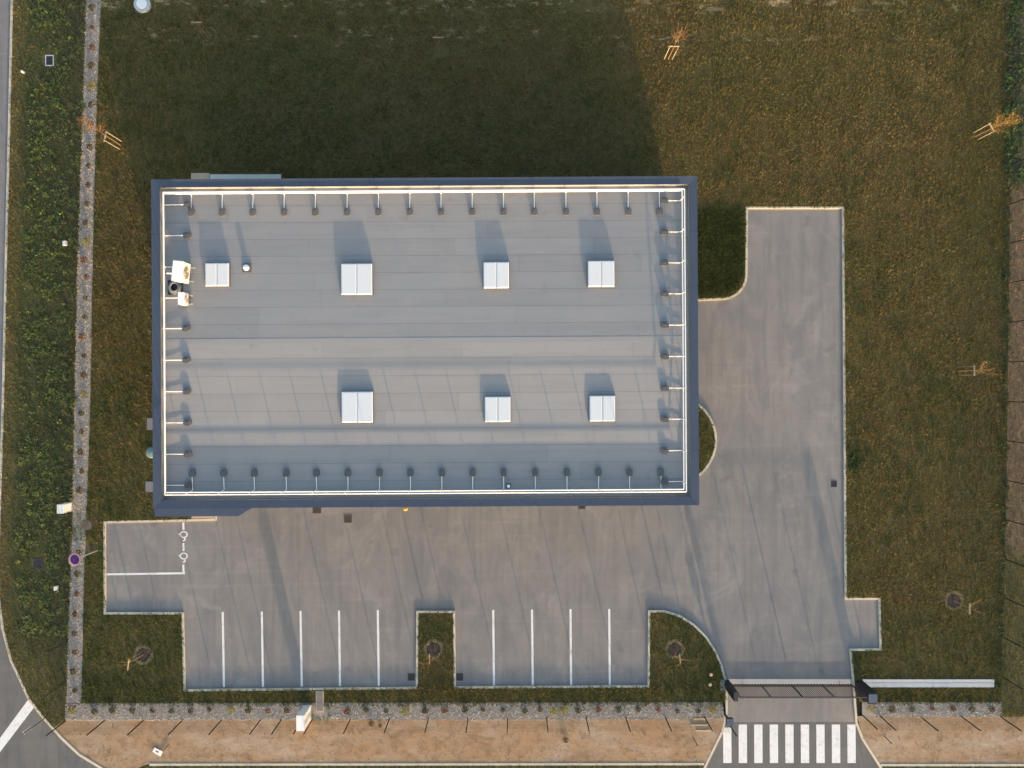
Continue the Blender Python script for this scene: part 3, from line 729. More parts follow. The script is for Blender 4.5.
for x in (0.8, GL - 0.8):
    MB().tube((x, -0.02, 0.055), (x, 0.02, 0.055), 0.05, n=14).build('roller', M['galv'], gate)
gl = thing('gate_post', 'slim black guide post at the left end of the sliding gate', 'gate post', U(726.6, 684.5, 0))
MB().box((0, 0.05, 1.03), (0.26, 0.55, 2.06)).build('column', M['black_metal'], gl)
MB().box((-0.28, -0.02, 0.04), (0.26, 0.72, 0.12)).build('footing', M['concrete'], gl)
MB().box((0.19, 0.1, 1.75), (0.12, 0.14, 0.16)).build('guide_roller', M['dark_metal'], gl)
grp = thing('gate_post', 'thick black gate post with a blue-grey cap right of the sliding gate', 'gate post', U(858.2, 685.6, 0))
MB().box((0, 0, 0.98), (0.50, 0.72, 1.96)).build('column', M['black_metal'], grp)
MB().box((0, 0, 1.985), (0.52, 0.52, 0.05)).build('cap', M['pillar_cap'], grp)
a, b = U(862.5, 679.3, 0.12), U(994, 687.2, 0.12); m_ = (a.y + b.y) / 2
rw = thing('gate_runway', 'long pale concrete strip that the sliding gate opens onto', 'concrete strip', ((a.x + b.x) / 2, m_, 0.0))
L_, W_ = b.x - a.x, a.y - b.y
MB().box((0, W_ * 0.27, 0.075), (L_, W_ * 0.44, 0.15)).build('strip', M['concrete'], rw); MB().box((0, -W_ * 0.27, 0.075), (L_, W_ * 0.44, 0.15)).build('strip', M['concrete'], rw)
MB().box((0, 0, 0.085), (L_ - 0.02, 0.045, 0.15)).build('rail', M['galv'], rw)
ip = thing('intercom_post', 'dark square-topped intercom post at the left edge of the entrance', 'intercom', U(724.5, 713.6, 0.05))
MB().box((0, 0, 0.5), (0.10, 0.10, 1.0)).build('stem', M['black_metal'], ip)
hd = MB().box((0, 0, 1.12), (0.42, 0.40, 0.30)).build('head', M['dark_metal'], ip)
MB().box((0, 0, 1.28), (0.45, 0.43, 0.03)).build('hood', M['pillar_cap'], hd)

# ---------------------------------------------------------------- signs and stakes
sp_ = U(97.5, 550.3, 0.1)
sg = thing('round_sign', 'round violet-blue no-parking sign with pale and red rim on a grey pole', 'sign', (sp_.x, sp_.y, 0.08))
MB().tube((0, 0, 0), (0, 0, 2.72), 0.033, n=10).build('pole', M['galv'], sg)
nrm = Vector((0.86, 0.34, 0.30)).normalized(); R_ = nrm.to_track_quat('Z', 'Y').to_matrix()
ctr = Vector((0.04, 0.01, 2.62))
def disc(r0, r1, off, mat, name, parent, th=0.006):
    n = 36; vs = []; fs = []
    for k in range(n):
        t = 2 * math.pi * k / n
        for r in (r0, r1): vs.append(R_ @ Vector((math.cos(t) * r, math.sin(t) * r, off)) + ctr)
    if r0 <= 0: return MB().add(vs[1::2], [tuple(range(n))]).build(name, mat, parent)
    return MB().add(vs, [(2 * k, 2 * k + 1, (2 * k + 3) % (2 * n), (2 * k + 2) % (2 * n)) for k in range(n)]).build(name, mat, parent)
mb = MB(); mb.tube(R_ @ Vector((0, 0, -0.015)) + ctr, R_ @ Vector((0, 0, 0.0)) + ctr, 0.41, n=36)
dk = mb.build('disc', M['sign_white'], sg)
disc(0, 0.27, 0.006, M['sign_blue'], 'blue_field', dk); disc(0.27, 0.315, 0.008, M['sign_red'], 'red_ring', dk); disc(0.385, 0.41, 0.008, M['sign_red'], 'red_edge', dk)
bp = U(48, 716, 0.08)
bs = thing('edge_marker', 'thin post with a narrow faded pink board at the road corner', 'sign', (bp.x, bp.y, 0.06))
MB().tube((0, 0, 0), (0, 0, 2.45), 0.022, n=8).build('post', M['black_metal'], bs)
MB().box((-0.03, 0, 2.02), (0.20, 0.035, 0.75), 2.19).build('board', M['pink'], bs)
for px, py, lab in ((693.5, 738, 'thin dark stake in the bare soil left of the entrance'), (884, 736, 'thin dark stake in the bare soil right of the entrance')):
    c = U(px, py, 0.08); t = thing('marker_stake', lab, 'stake', (c.x, c.y, 0.05))
    MB().tube((0, 0, 0), (0, 0, 1.0), 0.03, 0.026, 8).build('shaft', M['iron_rust'], t); MB().box((0, 0, 1.01), (0.07, 0.07, 0.03)).build('cap', M['iron_rust'], t)
for i, (y, x0, x1) in enumerate(((718.9, 694, 704.5), (725, 691, 709), (730.6, 696, 709.5))):
    a, b = U(x0, y, 0.1), U(x1, y - 0.3, 0.1); L = (b - a).length
    pk = MB(); nseg = 6
    for k in range(nseg): pk.box((-L / 2 + L * (k + 0.5) / nseg, 0.006 * math.sin(k * 1.3), 0.02 + 0.002 * math.sin(k)), (L / nseg + 0.001, 0.075, 0.035))
    o = pk.build('plank', M['plank']); o.location = (a + b) / 2; o.location.z = 0.085; o.rotation_euler.z = random.uniform(-0.03, 0.03)
    tag(o, ('short upper plank lying at the gravel edge left of the entrance', 'longest plank, middle of three on the soil left of the entrance', 'lowest of three planks on the soil left of the entrance')[i], 'plank')
c = U(157.5, 751.5, 0.1)
sb = thing('fallen_board', 'small white board with a hole lying on the bare soil', 'board', (c.x, c.y, 0.10), -0.5)
MB().box((-0.2, 0, 0.02), (0.16, 0.30, 0.03)).box((0.2, 0, 0.02), (0.22, 0.34, 0.03)).box((0.0, 0.11, 0.02), (0.238, 0.10, 0.028)).box((0.0, -0.11, 0.02), (0.238, 0.10, 0.028)).build('panel', M['cabinet'], sb)
MB().box((0.36, 0.48, 0.03), (0.05, 0.62, 0.04), -0.2).build('stick', M['iron_rust'], sb)

# ---------------------------------------------------------------- leaf, plant and tree builders
def leaves(n, centre_fn, size, cols, flat=0.6):
    V = np.zeros((n, 4, 3)); K = np.zeros((n, 4, 3))
    for i in range(n):
        c = centre_fn(); a = random.uniform(0, 2 * math.pi); up = Vector((random.gauss(0, flat), random.gauss(0, flat), 1)).normalized()
        d = Vector((math.cos(a), math.sin(a), 0)); d = (d - up * d.dot(up)).normalized(); s = up.cross(d)
        L = size * random.uniform(0.6, 1.3); W = L * 0.45; c = Vector(c)
        for j, q in enumerate((c - d * L / 2, c + s * W / 2, c + d * L / 2, c - s * W / 2)): V[i, j] = q
        K[i, :] = np.array(random.choice(cols)) * random.uniform(0.7, 1.25)
    T = np.concatenate([np.arange(n)[:, None] * 4 + np.array([0, 1, 2]), np.arange(n)[:, None] * 4 + np.array([0, 2, 3])])
    return V.reshape(-1, 3), T, K.reshape(-1, 3)

def sapling(px, py, label, cols, nleaf, height, bar_ang, pit=True, twig=9, straw=True, wood='wood'):
    c = U(px, py, ZL); t = thing('sapling', label, 'tree', (c.x, c.y, ZL - 0.01), 0, 'staked young trees on the lawn')
    tr = MB(); lean = Vector((random.uniform(-0.08, 0.08), random.uniform(-0.08, 0.08), 0))
    pts = [Vector((0, 0, -0.02)), Vector((0.01, 0, height * 0.45)) + lean, Vector((0, 0.02, height)) + lean * 2]
    tr.tube(pts[0], pts[1], 0.035, 0.024, 7); tr.tube(pts[1], pts[2], 0.024, 0.007, 6)
    trk = tr.build('trunk', M['bark'], t)
    br = MB(); ends = []
    for k in range(twig):
        z = height * random.uniform(0.45, 0.85); a = 2.399 * k + random.uniform(-0.4, 0.4)
        s = Vector((0, 0, z)) + lean * (2 * z / height); L = random.uniform(0.5, 1.0) * (1.15 - z / height) * 1.7
        m = s + Vector((math.cos(a) * L * 0.5, math.sin(a) * L * 0.5, L * 0.55)); e = m + Vector((math.cos(a + 0.3) * L * 0.35, math.sin(a + 0.3) * L * 0.35, L * 0.6))
        br.tube(s, m, 0.016, 0.010, 5); br.tube(m, e, 0.010, 0.004, 5); ends += [(s, m), (m, e), (m, e)]
        f = m + Vector((math.cos(a - 0.9) * L * 0.3, math.sin(a - 0.9) * L * 0.3, L * 0.3)); br.tube(m, f, 0.008, 0.003, 4); ends.append((m, f))
    br.build('branch', M['bark'], trk)
    def cf():
        a, b = random.choice(ends); return a.lerp(b, random.random()) + Vector((random.gauss(0, .08), random.gauss(0, .08), random.gauss(0, .06)))
    if nleaf:
        V, T, K = leaves(nleaf, cf, 0.085, cols); link('crown', np_mesh('crown', V, T, K, M['leaf']), t)
    dx, dy = math.cos(bar_ang), math.sin(bar_ang)
    for s in (-1, 1): MB().tube((s * 0.26 * dx, s * 0.26 * dy, -0.05), (s * 0.27 * dx, s * 0.27 * dy, 1.86), 0.024 if wood == 'wood' else 0.020, n=7).build('stake', M[wood], t)
    MB().box((-0.05 * dy, 0.05 * dx, 1.80), (0.66, 0.04, 0.11), bar_ang).build('crossbar', M['wood'], t)
    if pit:
        mb = MB(); n = 22; vs = [(0, 0, 0.035)]
        for k in range(n): a = 2 * math.pi * k / n; r = 0.44 * random.uniform(0.9, 1.08); vs.append((r * math.cos(a), r * math.sin(a), 0.012))
        mb.add(vs, [(0, k + 1, (k + 1) % n + 1) for k in range(n)]).build('mulch', M['mulch'], t)
    if straw:
        def rf():
            a = random.uniform(0, 2 * math.pi); r = random.gauss(0.55, 0.05); return (r * math.cos(a), r * math.sin(a), random.uniform(0.015, 0.06))
        V, T, K = leaves(420 if pit else 110, rf, 0.12, [(0.34, 0.28, 0.17), (0.28, 0.23, 0.13), (0.21, 0.18, 0.09)], 0.3)
        o = link('straw_ring', np_mesh('straw_ring', V, T, K, M['leaf']), t); o['kind'] = 'stuff'
OR = [(0.36, 0.15, 0.045), (0.30, 0.14, 0.05), (0.26, 0.17, 0.05)]; GO = [(0.36, 0.22, 0.045), (0.31, 0.18, 0.035), (0.27, 0.20, 0.05)]
sapling(121, 145.5, 'staked young tree with thin orange leaves beside the left gravel strip', OR, 330, 4.7, 1.35, pit=False, twig=12, straw=False)
sapling(668, 59.5, 'staked bare orange-twigged young tree near the top edge', OR, 130, 4.6, 0.0, pit=False, twig=12, straw=False)
sapling(975, 136.5, 'staked young tree with dense golden leaves at the upper right', GO, 700, 3.9, 2.12, pit=False, twig=14, straw=False)
sapling(958, 371, 'staked young tree with sparse golden leaves near the right fence', GO, 110, 3.7, 1.57, pit=False, twig=9, straw=False, wood='wood_grey')
sapling(441, 51, 'staked leafless young tree in the shade behind the building', OR, 15, 2.9, 0.0, pit=False, straw=False, twig=6, wood='wood_grey')
sapling(208, 36.5, 'staked leafless young tree in a straw patch at the top left', OR, 10, 2.6, 0.0, pit=False, twig=5, wood='wood_grey')
sapling(143.2, 654.5, 'staked leafless young tree in the front left lawn', OR, 12, 2.8, 1.5, twig=5, wood='wood_grey')
sapling(433.3, 648.8, 'staked leafless young tree in the narrow island between the parking bays', OR, 12, 2.8, 1.6, twig=5, wood='wood_grey')
sapling(674.5, 649, 'staked leafless young tree in the rounded island by the gate', OR, 12, 2.8, 1.65, twig=5, wood='wood_grey')
sapling(953.5, 600.5, 'staked leafless young tree in the lawn at the lower right', OR, 12, 2.8, 1.55, twig=5, wood='wood_grey')

# low shrubs in the gravel strips
PAL = {'reddish': [(0.20, 0.085, 0.06), (0.16, 0.085, 0.05), (0.13, 0.09, 0.045)], 'dark green': [(0.085, 0.09, 0.045), (0.065, 0.07, 0.038), (0.10, 0.10, 0.05)],
       'yellow-green': [(0.24, 0.23, 0.03), (0.17, 0.19, 0.03), (0.28, 0.25, 0.05)], 'brownish': [(0.12, 0.085, 0.045), (0.09, 0.07, 0.035), (0.075, 0.07, 0.03)]}
shrub_mesh = {}
for k, cols in PAL.items():
    for v in range(3):
        r = {'yellow-green': 0.34}.get(k, 0.22)
        def cf():
            a = random.uniform(0, 6.283); q = r * math.sqrt(random.random()) * random.uniform(0.6, 1.1); return (q * math.cos(a), q * math.sin(a), 0.02 + 0.30 * (1 - (q / r / 1.1) ** 2) * random.uniform(0.3, 1))
        V, T, K = leaves(120, cf, 0.095, cols, 0.7)
        st = MB()
        for j in range(6):
            a = j * 1.05; st.tube((0, 0, 0), (math.cos(a) * r * 0.6, math.sin(a) * r * 0.6, 0.24), 0.008, 0.004, 4)
        shrub_mesh[k, v] = (np_mesh('foliage', V, T, K, M['leaf']), st.mesh('stem', M['bark']))
def shrub(px, py, kind, label, s=1.0):
    c = U(px, py, 0.09); t = thing('shrub', label, 'shrub', (c.x, c.y, 0.088), random.uniform(0, 6.28), 'low shrubs planted in the gravel strips')
    t.scale = (s, s, s * 0.9); f, st = shrub_mesh[kind, random.randrange(3)]
    link('foliage', f, t); link('stem', st, t)
left_special = {86: 'yellow-green', 242: 'yellow-green', 394: 'yellow-green', 28: 'reddish', 48: 'reddish', 337: 'reddish', 260: 'reddish', 277: 'reddish', 594: 'reddish', 652: 'reddish'}
ys = [8, 28, 48, 66, 86, 105, 124, 147, 166, 185, 204, 223, 242, 260, 277, 298, 317, 337, 356, 375, 394, 413, 432, 452, 471, 490, 552, 573, 594, 614, 633, 652, 671, 690]
for i, y in enumerate(ys):
    k = left_special.get(y, ['dark green', 'brownish', 'dark green', 'brownish', 'dark green'][(i * 7) % 5])
    x = (lerp_x(GRAV_L, y) + lerp_x(GRAV_R, y)) / 2 + random.uniform(-1.2, 2.0)
    shrub(x, y, k, f'{k} low shrub, {ordn(i + 1)} from the top in the left gravel strip', random.uniform(0.8, 1.1))
fx = [(73, 'yellow-green'), (95, 'dark green'), (113, 'dark green'), (133, 'dark green'), (153, 'brownish'), (172, 'dark green'), (191, 'brownish'), (210, 'brownish'), (231, 'yellow-green'),
      (249, 'brownish'), (268, 'reddish'), (287, 'brownish'), (347, 'reddish'), (366, 'brownish'), (386, 'dark green'), (405.5, 'yellow-green'), (425, 'brownish'), (444.5, 'reddish'),
      (465, 'dark green'), (483, 'dark green'), (503, 'dark green'), (525, 'dark green'), (540, 'brownish'), (553, 'yellow-green'), (563, 'yellow-green'), (578, 'dark green'), (598, 'reddish'),
      (618, 'dark green'), (638, 'dark green'), (658, 'reddish'), (677, 'dark green'), (698, 'dark green'), (712, 'yellow-green')]
for i, (x, k) in enumerate(fx):
    shrub(x, 709.5 + random.uniform(-1, 1.2), k, f'{k} low shrub, {ordn(i + 1)} from the left in the front gravel strip', random.uniform(0.75, 1.1))
for i, (x, k) in enumerate([(870, 'yellow-green'), (891, 'brownish'), (911, 'dark green'), (931.5, 'reddish'), (952, 'reddish'), (971, 'dark green'), (991, 'brownish')]):
    shrub(x, 708.5 + random.uniform(-1, 1), k, f'{k} low shrub, {ordn(i + 1)} from the gate post in the right gravel strip', random.uniform(0.75, 1.05))
for px, py, lab in ((371.5, 723, 'larger weed growing on the bare soil under the front fence'), (380.5, 725.5, 'smaller weed growing on the bare soil under the front fence'), (565.5, 739.5, 'lone weed in the middle of the bare front soil')):
    c = U(px, py, 0.08); t = thing('weed', lab, 'weed', (c.x, c.y, 0.078)); s = 0.6 if 'smaller' in lab else 0.9; t.scale = (s, s, s)
    f, st = shrub_mesh['dark green', 0]; link('foliage', f, t); link('stem', st, t)

# ---------------------------------------------------------------- grass, weeds, stones
BLD = [tuple(U(x, y, 0)[:2]) for x, y in ((200, 208), (671, 206), (672, 489), (202, 490))]
def scatter(poly, dens, clear=()):
    A = np.array([p[:2] for p in poly]); lo, hi = A.min(0), A.max(0)
    lo = np.maximum(lo, (-37, -28.5)); hi = np.minimum(hi, (37, 29.5))
    n = int((hi[0] - lo[0]) * (hi[1] - lo[1]) * dens); P = lo + rng.random((n, 2)) * (hi - lo)
    P = P[inside([tuple(a) for a in A], P)]; P = P[~inside(BLD, P)]
    for cx, cy, r in clear: P = P[(P[:, 0] - cx) ** 2 + (P[:, 1] - cy) ** 2 > r * r]
    return P
def grass(name, P, z, h, wid, nb, colfn, label):
    n = len(P); B = np.repeat(P, nb, 0); N = len(B)
    ang = rng.random(N) * 2 * np.pi; hh = np.repeat(h if np.ndim(h) else np.full(n, h), nb) * rng.uniform(0.5, 1.3, N); lean = rng.uniform(0.3, 1.25, N) * hh
    off = rng.normal(0, 0.03, (N, 2)); base = B + off
    wv = np.stack([-np.sin(ang), np.cos(ang)], 1) * (wid * rng.uniform(0.6, 1.4, N))[:, None]
    tip = base + np.stack([np.cos(ang), np.sin(ang)], 1) * lean[:, None]
    V = np.zeros((N, 3, 3)); V[:, 0, :2] = base - wv / 2; V[:, 1, :2] = base + wv / 2; V[:, 2, :2] = tip
    V[:, :2, 2] = z - 0.01; V[:, 2, 2] = z + hh
    K = np.repeat(colfn(P) * rng.uniform(0.6, 1.32, (n, 1)), nb, 0) * rng.uniform(0.7, 1.25, (N, 1)); K = np.repeat(K[:, None, :], 3, 1)
    me = np_mesh(name, V.reshape(-1, 3), np.arange(N * 3).reshape(-1, 3), K.reshape(-1, 3), M['blade'])
    return tag(link(name, me), label, 'grass', kind='stuff')
OLI, BRO, GRE, DRY = np.array((0.198, 0.164, 0.052)), np.array((0.240, 0.168, 0.066)), np.array((0.108, 0.124, 0.036)), np.array((0.38, 0.27, 0.11))
def ramp01(x, a, b): return np.clip((x - a) / (b - a), 0, 1)[:, None]
gp = [U(x, y) for x, y in ((722, 252), (853, 459), (434, 632), (663, 640))]
def lawn_col(P):
    a, b, c, d = vnoise(P, 5.5, 1), vnoise(P, 1.1, 2), vnoise(P, 0.35, 3), vnoise(P, 11.0, 4)
    k = OLI + (BRO - OLI) * ramp01(a * 0.6 + b * 0.4, 0.3, 0.7)
    g = ramp01(c * 0.35 + b * 0.3 + d * 0.35, 0.50, 0.68)
    # greener turf: left, front and by the building
    X, Y = P[:, 0], P[:, 1]
    near = np.exp(-np.maximum(0, X + 24) / 6.0) * 0.35 + np.where(Y < -14, 0.55, 0.0) * np.exp(-((Y + 17.5) / 4) ** 2)
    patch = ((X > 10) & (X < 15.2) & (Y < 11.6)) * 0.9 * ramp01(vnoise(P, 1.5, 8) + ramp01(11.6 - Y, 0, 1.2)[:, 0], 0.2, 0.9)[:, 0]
    bush = np.exp(-(((X - gp[1].x) / 0.5) ** 2 + ((Y - gp[1].y) / 0.8) ** 2))
    isl = np.exp(-(((X - gp[2].x) / 0.8) ** 2 + ((Y - gp[2].y) / 0.9) ** 2)) * 0.8
    g = np.clip(g[:, 0] * 0.8 + near + patch + bush + isl, 0, 1)[:, None]
    k = k + (GRE - k) * g
    dr = ramp01(vnoise(P, 0.6, 5), 0.72, 0.95) * 0.25
    return k + (DRY - k) * dr
clear = [(U(x, y).x, U(x, y).y, 0.5) for x, y in ((143.2, 654.5), (433.3, 648.8), (674.5, 649), (953.5, 600.5), (441, 51), (143, 5), (91.5, 548))] + \
        [(U(320, y).x, U(320, y).y, 0.42) for y in (694, 702, 709)]
slabs = [[tuple(U(x, y, 0.1)[:2]) for x, y in q] for q in (((862, 678.5), (995, 678.5), (995, 688), (862, 688)), ((190, 172), (282, 173), (282, 208), (190, 208)), ((852, 677), (864, 677), (864, 694), (852, 694)), ((190, 500), (216, 500), (216, 520), (190, 520)), ((145, 417), (160, 417), (160, 431), (145, 431)), ((145, 446), (158, 446), (158, 459), (145, 459)), ((145, 481), (160, 481), (160, 493), (145, 493)))]
Pl = scatter(WL, 130, clear)
for q in slabs: Pl = Pl[~inside(q, Pl)]
bare = (np.exp(-((Pl[:, 1] - 24.3) / 0.7) ** 2) + 0.5 * np.exp(-((Pl[:, 1] - 22.3) / 0.5) ** 2)) * 0.75 * ramp01(vnoise(Pl * np.array((0.4, 1.2)), 0.9, 12), 0.5, 0.7)[:, 0]
Pl = Pl[rng.random(len(Pl)) > bare]
hl = 0.055 + 0.05 * vnoise(Pl, 0.8, 6) + 0.05 * np.exp(-((Pl[:, 1] + 19.6) / 0.5) ** 2)
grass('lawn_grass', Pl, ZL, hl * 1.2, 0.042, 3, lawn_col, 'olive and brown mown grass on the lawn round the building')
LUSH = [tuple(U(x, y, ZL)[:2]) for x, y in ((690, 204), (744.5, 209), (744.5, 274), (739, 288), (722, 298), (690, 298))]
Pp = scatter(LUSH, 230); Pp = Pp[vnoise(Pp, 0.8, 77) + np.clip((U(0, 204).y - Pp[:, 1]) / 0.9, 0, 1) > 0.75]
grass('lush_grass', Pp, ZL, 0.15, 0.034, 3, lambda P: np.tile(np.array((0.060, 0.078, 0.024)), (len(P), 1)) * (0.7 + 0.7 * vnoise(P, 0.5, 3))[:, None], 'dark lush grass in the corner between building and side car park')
Ps = scatter([p[:2] for p in UP(semi, ZL)], 150)
grass('lawn_grass', Ps, ZL, 0.10, 0.030, 3, lambda P: np.tile(GRE, (len(P), 1)) * (0.7 + 0.9 * vnoise(P, 0.5, 3))[:, None], 'green grass in the half-round bed against the building')
def verge_col(P):
    a, b = vnoise(P, 2.2, 21), vnoise(P, 0.6, 22)
    k = np.array((0.105, 0.118, 0.044)) + (np.array((0.150, 0.160, 0.050)) - np.array((0.105, 0.118, 0.044))) * ramp01(a, 0.3, 0.7)
    xr = np.interp(-P[:, 1], [-(384 - y) / F * H for x, y in ROAD_EDGE[:12]], [(x - 512) / F * H for x, y in ROAD_EDGE[:12]])
    e = np.clip(1 - (P[:, 0] - xr) / 1.0, 0, 1)[:, None]
    k = k + (np.array((0.30, 0.215, 0.085)) - k) * np.clip(e * 1.3, 0, 1) * (0.45 + 0.55 * b[:, None])
    s = ramp01(-P[:, 1], 15.5, 19.5); k = k + (OLI - k) * s * 0.8
    return k
vclear = [(U(x, y).x, U(x, y).y, r) for x, y, r in ((49.6, 60.5, 0.5), (38.5, 563.5, 0.45))]
Pv = scatter([p[:2] for p in UP(verge)], 120, vclear)
grass('verge_grass', Pv, 0.09, 0.065 + 0.05 * vnoise(Pv, 0.9, 23), 0.034, 3, verge_col, 'rough green grass on the verge between side road and fence')
for q, lab in ((FS1, 'dark grass strip along the bottom edge left of the entrance'), (FS2, 'dark grass strip along the bottom edge right of the entrance')):
    Pq = scatter([p[:2] for p in UP(q)], 90); grass('strip_grass', Pq, 0.07, 0.08, 0.03, 3, lambda P: np.tile(OLI * 0.6, (len(P), 1)), lab)
def waste_col(P):
    s = ramp01(-P[:, 1] + 1.5 * vnoise(P, 1.0, 31), 9.8, 11.6); n = ramp01(P[:, 1] + 2 * vnoise(P, 1.0, 32), 13, 16)
    k = np.tile(np.array((0.29, 0.205, 0.125)), (len(P), 1)); k = k + (OLI - k) * s; return k + (np.array((0.085, 0.13, 0.048)) - k) * n
Pw = scatter([p[:2] for p in UP(EASTG)], 90)
grass('waste_grass', Pw, 0.09, 0.09, 0.03, 3, waste_col, 'dry thin grass beyond the right-hand fence')

# broad-leaved weeds: the left verge and the strip under the right fence
def weeds(name, P, z, cols, nleaf, size, rad, label):
    n = len(P); N = n * nleaf; C0 = np.repeat(P, nleaf, 0); a = rng.random(N) * 2 * np.pi; r = rad * np.sqrt(rng.random(N)) * np.repeat(rng.uniform(0.5, 1.3, n), nleaf)
    ctr = np.zeros((N, 3)); ctr[:, 0] = C0[:, 0] + r * np.cos(a); ctr[:, 1] = C0[:, 1] + r * np.sin(a); ctr[:, 2] = z + 0.03 + rng.random(N) * 0.17 * (1 - r / rad / 1.5)
    L = size * rng.uniform(0.6, 1.4, N); d = np.stack([np.cos(a), np.sin(a), rng.normal(0, 0.35, N)], 1) * (L / 2)[:, None]
    s = np.stack([-np.sin(a), np.cos(a), rng.normal(0, 0.35, N)], 1) * (L * 0.28)[:, None]
    V = np.stack([ctr - d, ctr + s, ctr + d, ctr - s], 1); V[:, :, 2] = np.maximum(V[:, :, 2], z + 0.005)
    ci = np.repeat(rng.choice(len(cols), n, p=[c[1] for c in cols]), nleaf); K = np.array([c[0] for c in cols])[ci] * rng.uniform(0.65, 1.3, (N, 1))
    T = np.concatenate([np.arange(N)[:, None] * 4 + np.array([0, 1, 2]), np.arange(N)[:, None] * 4 + np.array([0, 2, 3])])
    return tag(link(name, np_mesh(name, V.reshape(-1, 3), T, np.repeat(K[:, None, :], 4, 1).reshape(-1, 3), M['leaf'])), label, 'weeds', kind='stuff')
Pk = scatter([p[:2] for p in UP(verge)], 9, [(a, b, 0.7) for a, b, r in vclear])
xr = np.interp(-Pk[:, 1], [-(384 - y) / F * H for x, y in ROAD_EDGE[:12]], [(x - 512) / F * H for x, y in ROAD_EDGE[:12]])
Pk = Pk[(Pk[:, 0] - xr > 1.2) & (rng.random(len(Pk)) < 0.25 + 0.9 * vnoise(Pk, 2.0, 41)) & (Pk[:, 1] > -16)]
weeds('verge_weeds', Pk, 0.09, [((0.112, 0.138, 0.054), 0.55), ((0.15, 0.178, 0.060), 0.30), ((0.17, 0.19, 0.055), 0.10), ((0.17, 0.14, 0.06), 0.05)], 20, 0.13, 0.26, 'broad-leaved green weeds spreading over the left verge')
RFW = [(1005, -100), (1024, -100), (1022, 185), (1004, 190)]
Pk = scatter([p[:2] for p in UP(RFW)], 9); weeds('fence_weeds', Pk, 0.1, [((0.08, 0.13, 0.045), 0.6), ((0.07, 0.09, 0.05), 0.3), ((0.14, 0.11, 0.09), 0.1)], 22, 0.14, 0.3, 'tall green weeds at the upper end of the right fence')
RFL = [(1003, 190), (1010, 190), (1007, 440), (1004, 600), (1000, 702), (994, 702), (998, 600), (1001, 440)]
Pk = scatter([p[:2] for p in UP(RFL)], 14); weeds('fence_weeds', Pk, 0.1, [((0.07, 0.085, 0.042), 0.7), ((0.095, 0.115, 0.045), 0.3)], 14, 0.10, 0.16, 'low dark weeds along the foot of the right fence')
bsh = np.array([[gp[1].x, gp[1].y]]) + rng.normal(0, 1, (22, 2)) * np.array((0.30, 0.45))
weeds('grass_clump', bsh, 0.1, [((0.05, 0.075, 0.025), 0.6), ((0.035, 0.05, 0.02), 0.4)], 14, 0.12, 0.16, 'dark green weedy clump beside the right-hand kerb')

# stones in the gravel strips
t_ = (1 + 5 ** 0.5) / 2
IV = np.array([(-1, t_, 0), (1, t_, 0), (-1, -t_, 0), (1, -t_, 0), (0, -1, t_), (0, 1, t_), (0, -1, -t_), (0, 1, -t_), (t_, 0, -1), (t_, 0, 1), (-t_, 0, -1), (-t_, 0, 1)]) / 1.9
IT = np.array([(0, 11, 5), (0, 5, 1), (0, 1, 7), (0, 7, 10), (0, 10, 11), (1, 5, 9), (5, 11, 4), (11, 10, 2), (10, 7, 6), (7, 1, 8), (3, 9, 4), (3, 4, 2), (3, 2, 6), (3, 6, 8), (3, 8, 9), (4, 9, 5), (2, 4, 11), (6, 2, 10), (8, 6, 7), (9, 8, 1)])
def stones(name, P, z, smin, smax, cols, label, cat='gravel'):
    n = len(P); s = rng.uniform(smin, smax, n); V = IV[None] * rng.uniform(0.75, 1.25, (n, 12, 3)); a = rng.random(n) * 6.283
    V = V * np.stack([s, s * rng.uniform(0.6, 1, n), s * rng.uniform(0.5, 0.85, n)], 1)[:, None, :]
    x = V[:, :, 0] * np.cos(a)[:, None] - V[:, :, 1] * np.sin(a)[:, None]; y = V[:, :, 0] * np.sin(a)[:, None] + V[:, :, 1] * np.cos(a)[:, None]
    V[:, :, 0] = x + P[:, :1]; V[:, :, 1] = y + P[:, 1:2]; V[:, :, 2] += z + (s * 0.35)[:, None]
    T = (np.arange(n)[:, None, None] * 12 + IT[None]).reshape(-1, 3)
    K = np.array(cols)[rng.integers(0, len(cols), n)] * rng.uniform(0.75, 1.25, (n, 1)); K = np.repeat(K[:, None, :], 12, 1).reshape(-1, 3)
    return tag(link(name, np_mesh(name, V.reshape(-1, 3), T, K, M['stone'])), label, cat, kind='stuff')
GC = [(0.48, 0.42, 0.35), (0.43, 0.39, 0.34), (0.58, 0.53, 0.46), (0.39, 0.31, 0.23), (0.30, 0.27, 0.24)]
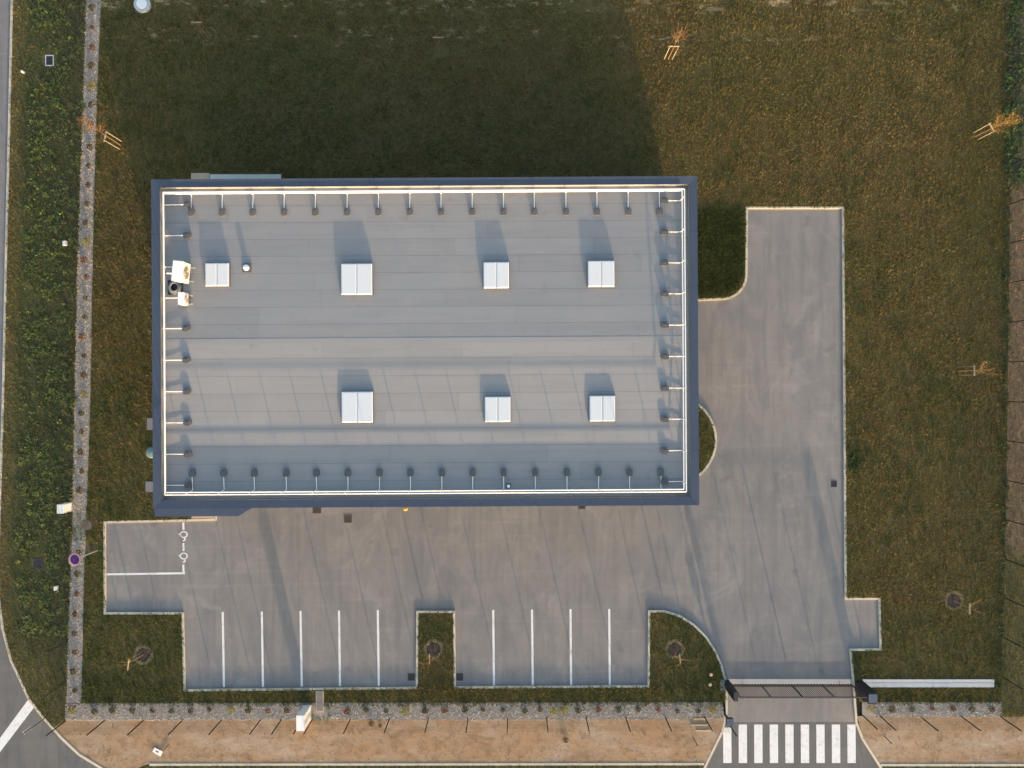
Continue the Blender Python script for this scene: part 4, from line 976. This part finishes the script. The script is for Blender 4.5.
P1 = scatter([p[:2] for p in UP(GR1)], 270); P1 = P1[~((P1[:, 1] < -8.2) & (P1[:, 1] > -10.0))]
stones('gravel', P1, 0.085, 0.016, 0.040, GC, 'grey stones of the left gravel strip')
P2 = scatter([p[:2] for p in UP(GR2)], 270); xx = U(318, 0).x; P2 = P2[~((P2[:, 0] > U(311, 0).x) & (P2[:, 0] < U(330, 0).x))]
stones('gravel', P2, 0.085, 0.016, 0.040, GC, 'grey stones of the front gravel strip left of the gate')
P3 = scatter([p[:2] for p in UP([(874, 701.5), (1001, 702.05), (1000, 716.95), (872, 716.95)])], 270)
stones('gravel', P3, 0.085, 0.016, 0.040, GC, 'grey stones of the front gravel strip right of the gate')
# grass that fills the two gaps in the gravel
Pg = np.concatenate([scatter([p[:2] for p in UP([(70, 513), (90, 511), (88, 540), (70, 540)])], 110), scatter([p[:2] for p in UP([(311, 703), (330, 703), (331, 719), (313, 719)])], 110, clear)])
grass('gap_grass', Pg, 0.085, 0.09, 0.03, 3, lambda P: np.tile(GRE, (len(P), 1)) * (0.8 + 0.8 * vnoise(P, 0.4, 3))[:, None], 'short green grass in the gaps of the gravel strips')
# straggling grass along the gravel edges and crumbs on the soil
edge = np.concatenate([np.stack([rng.uniform(U(82, 0).x, U(722, 0).x, 900), U(0, 703).y + rng.normal(0, 0.10, 900)], 1), np.stack([rng.uniform(U(874, 0).x, U(1000, 0).x, 260), U(0, 700.5).y + rng.normal(0, 0.10, 260)], 1)])
grass('edge_grass', edge, 0.09, 0.16, 0.03, 3, lambda P: np.tile(np.array((0.10, 0.11, 0.035)), (len(P), 1)), 'taller grass along the upper edge of the front gravel')
for q, lab in ((SOIL1, 'crumbs and pebbles on the bare soil left of the entrance'), (SOIL2, 'crumbs and pebbles on the bare soil right of the entrance')):
    Pq = scatter([p[:2] for p in UP(q)], 9)
    stones('soil_crumbs', Pq, 0.08, 0.010, 0.034, [(0.30, 0.20, 0.11), (0.24, 0.15, 0.08), (0.36, 0.27, 0.18)], lab, 'soil')
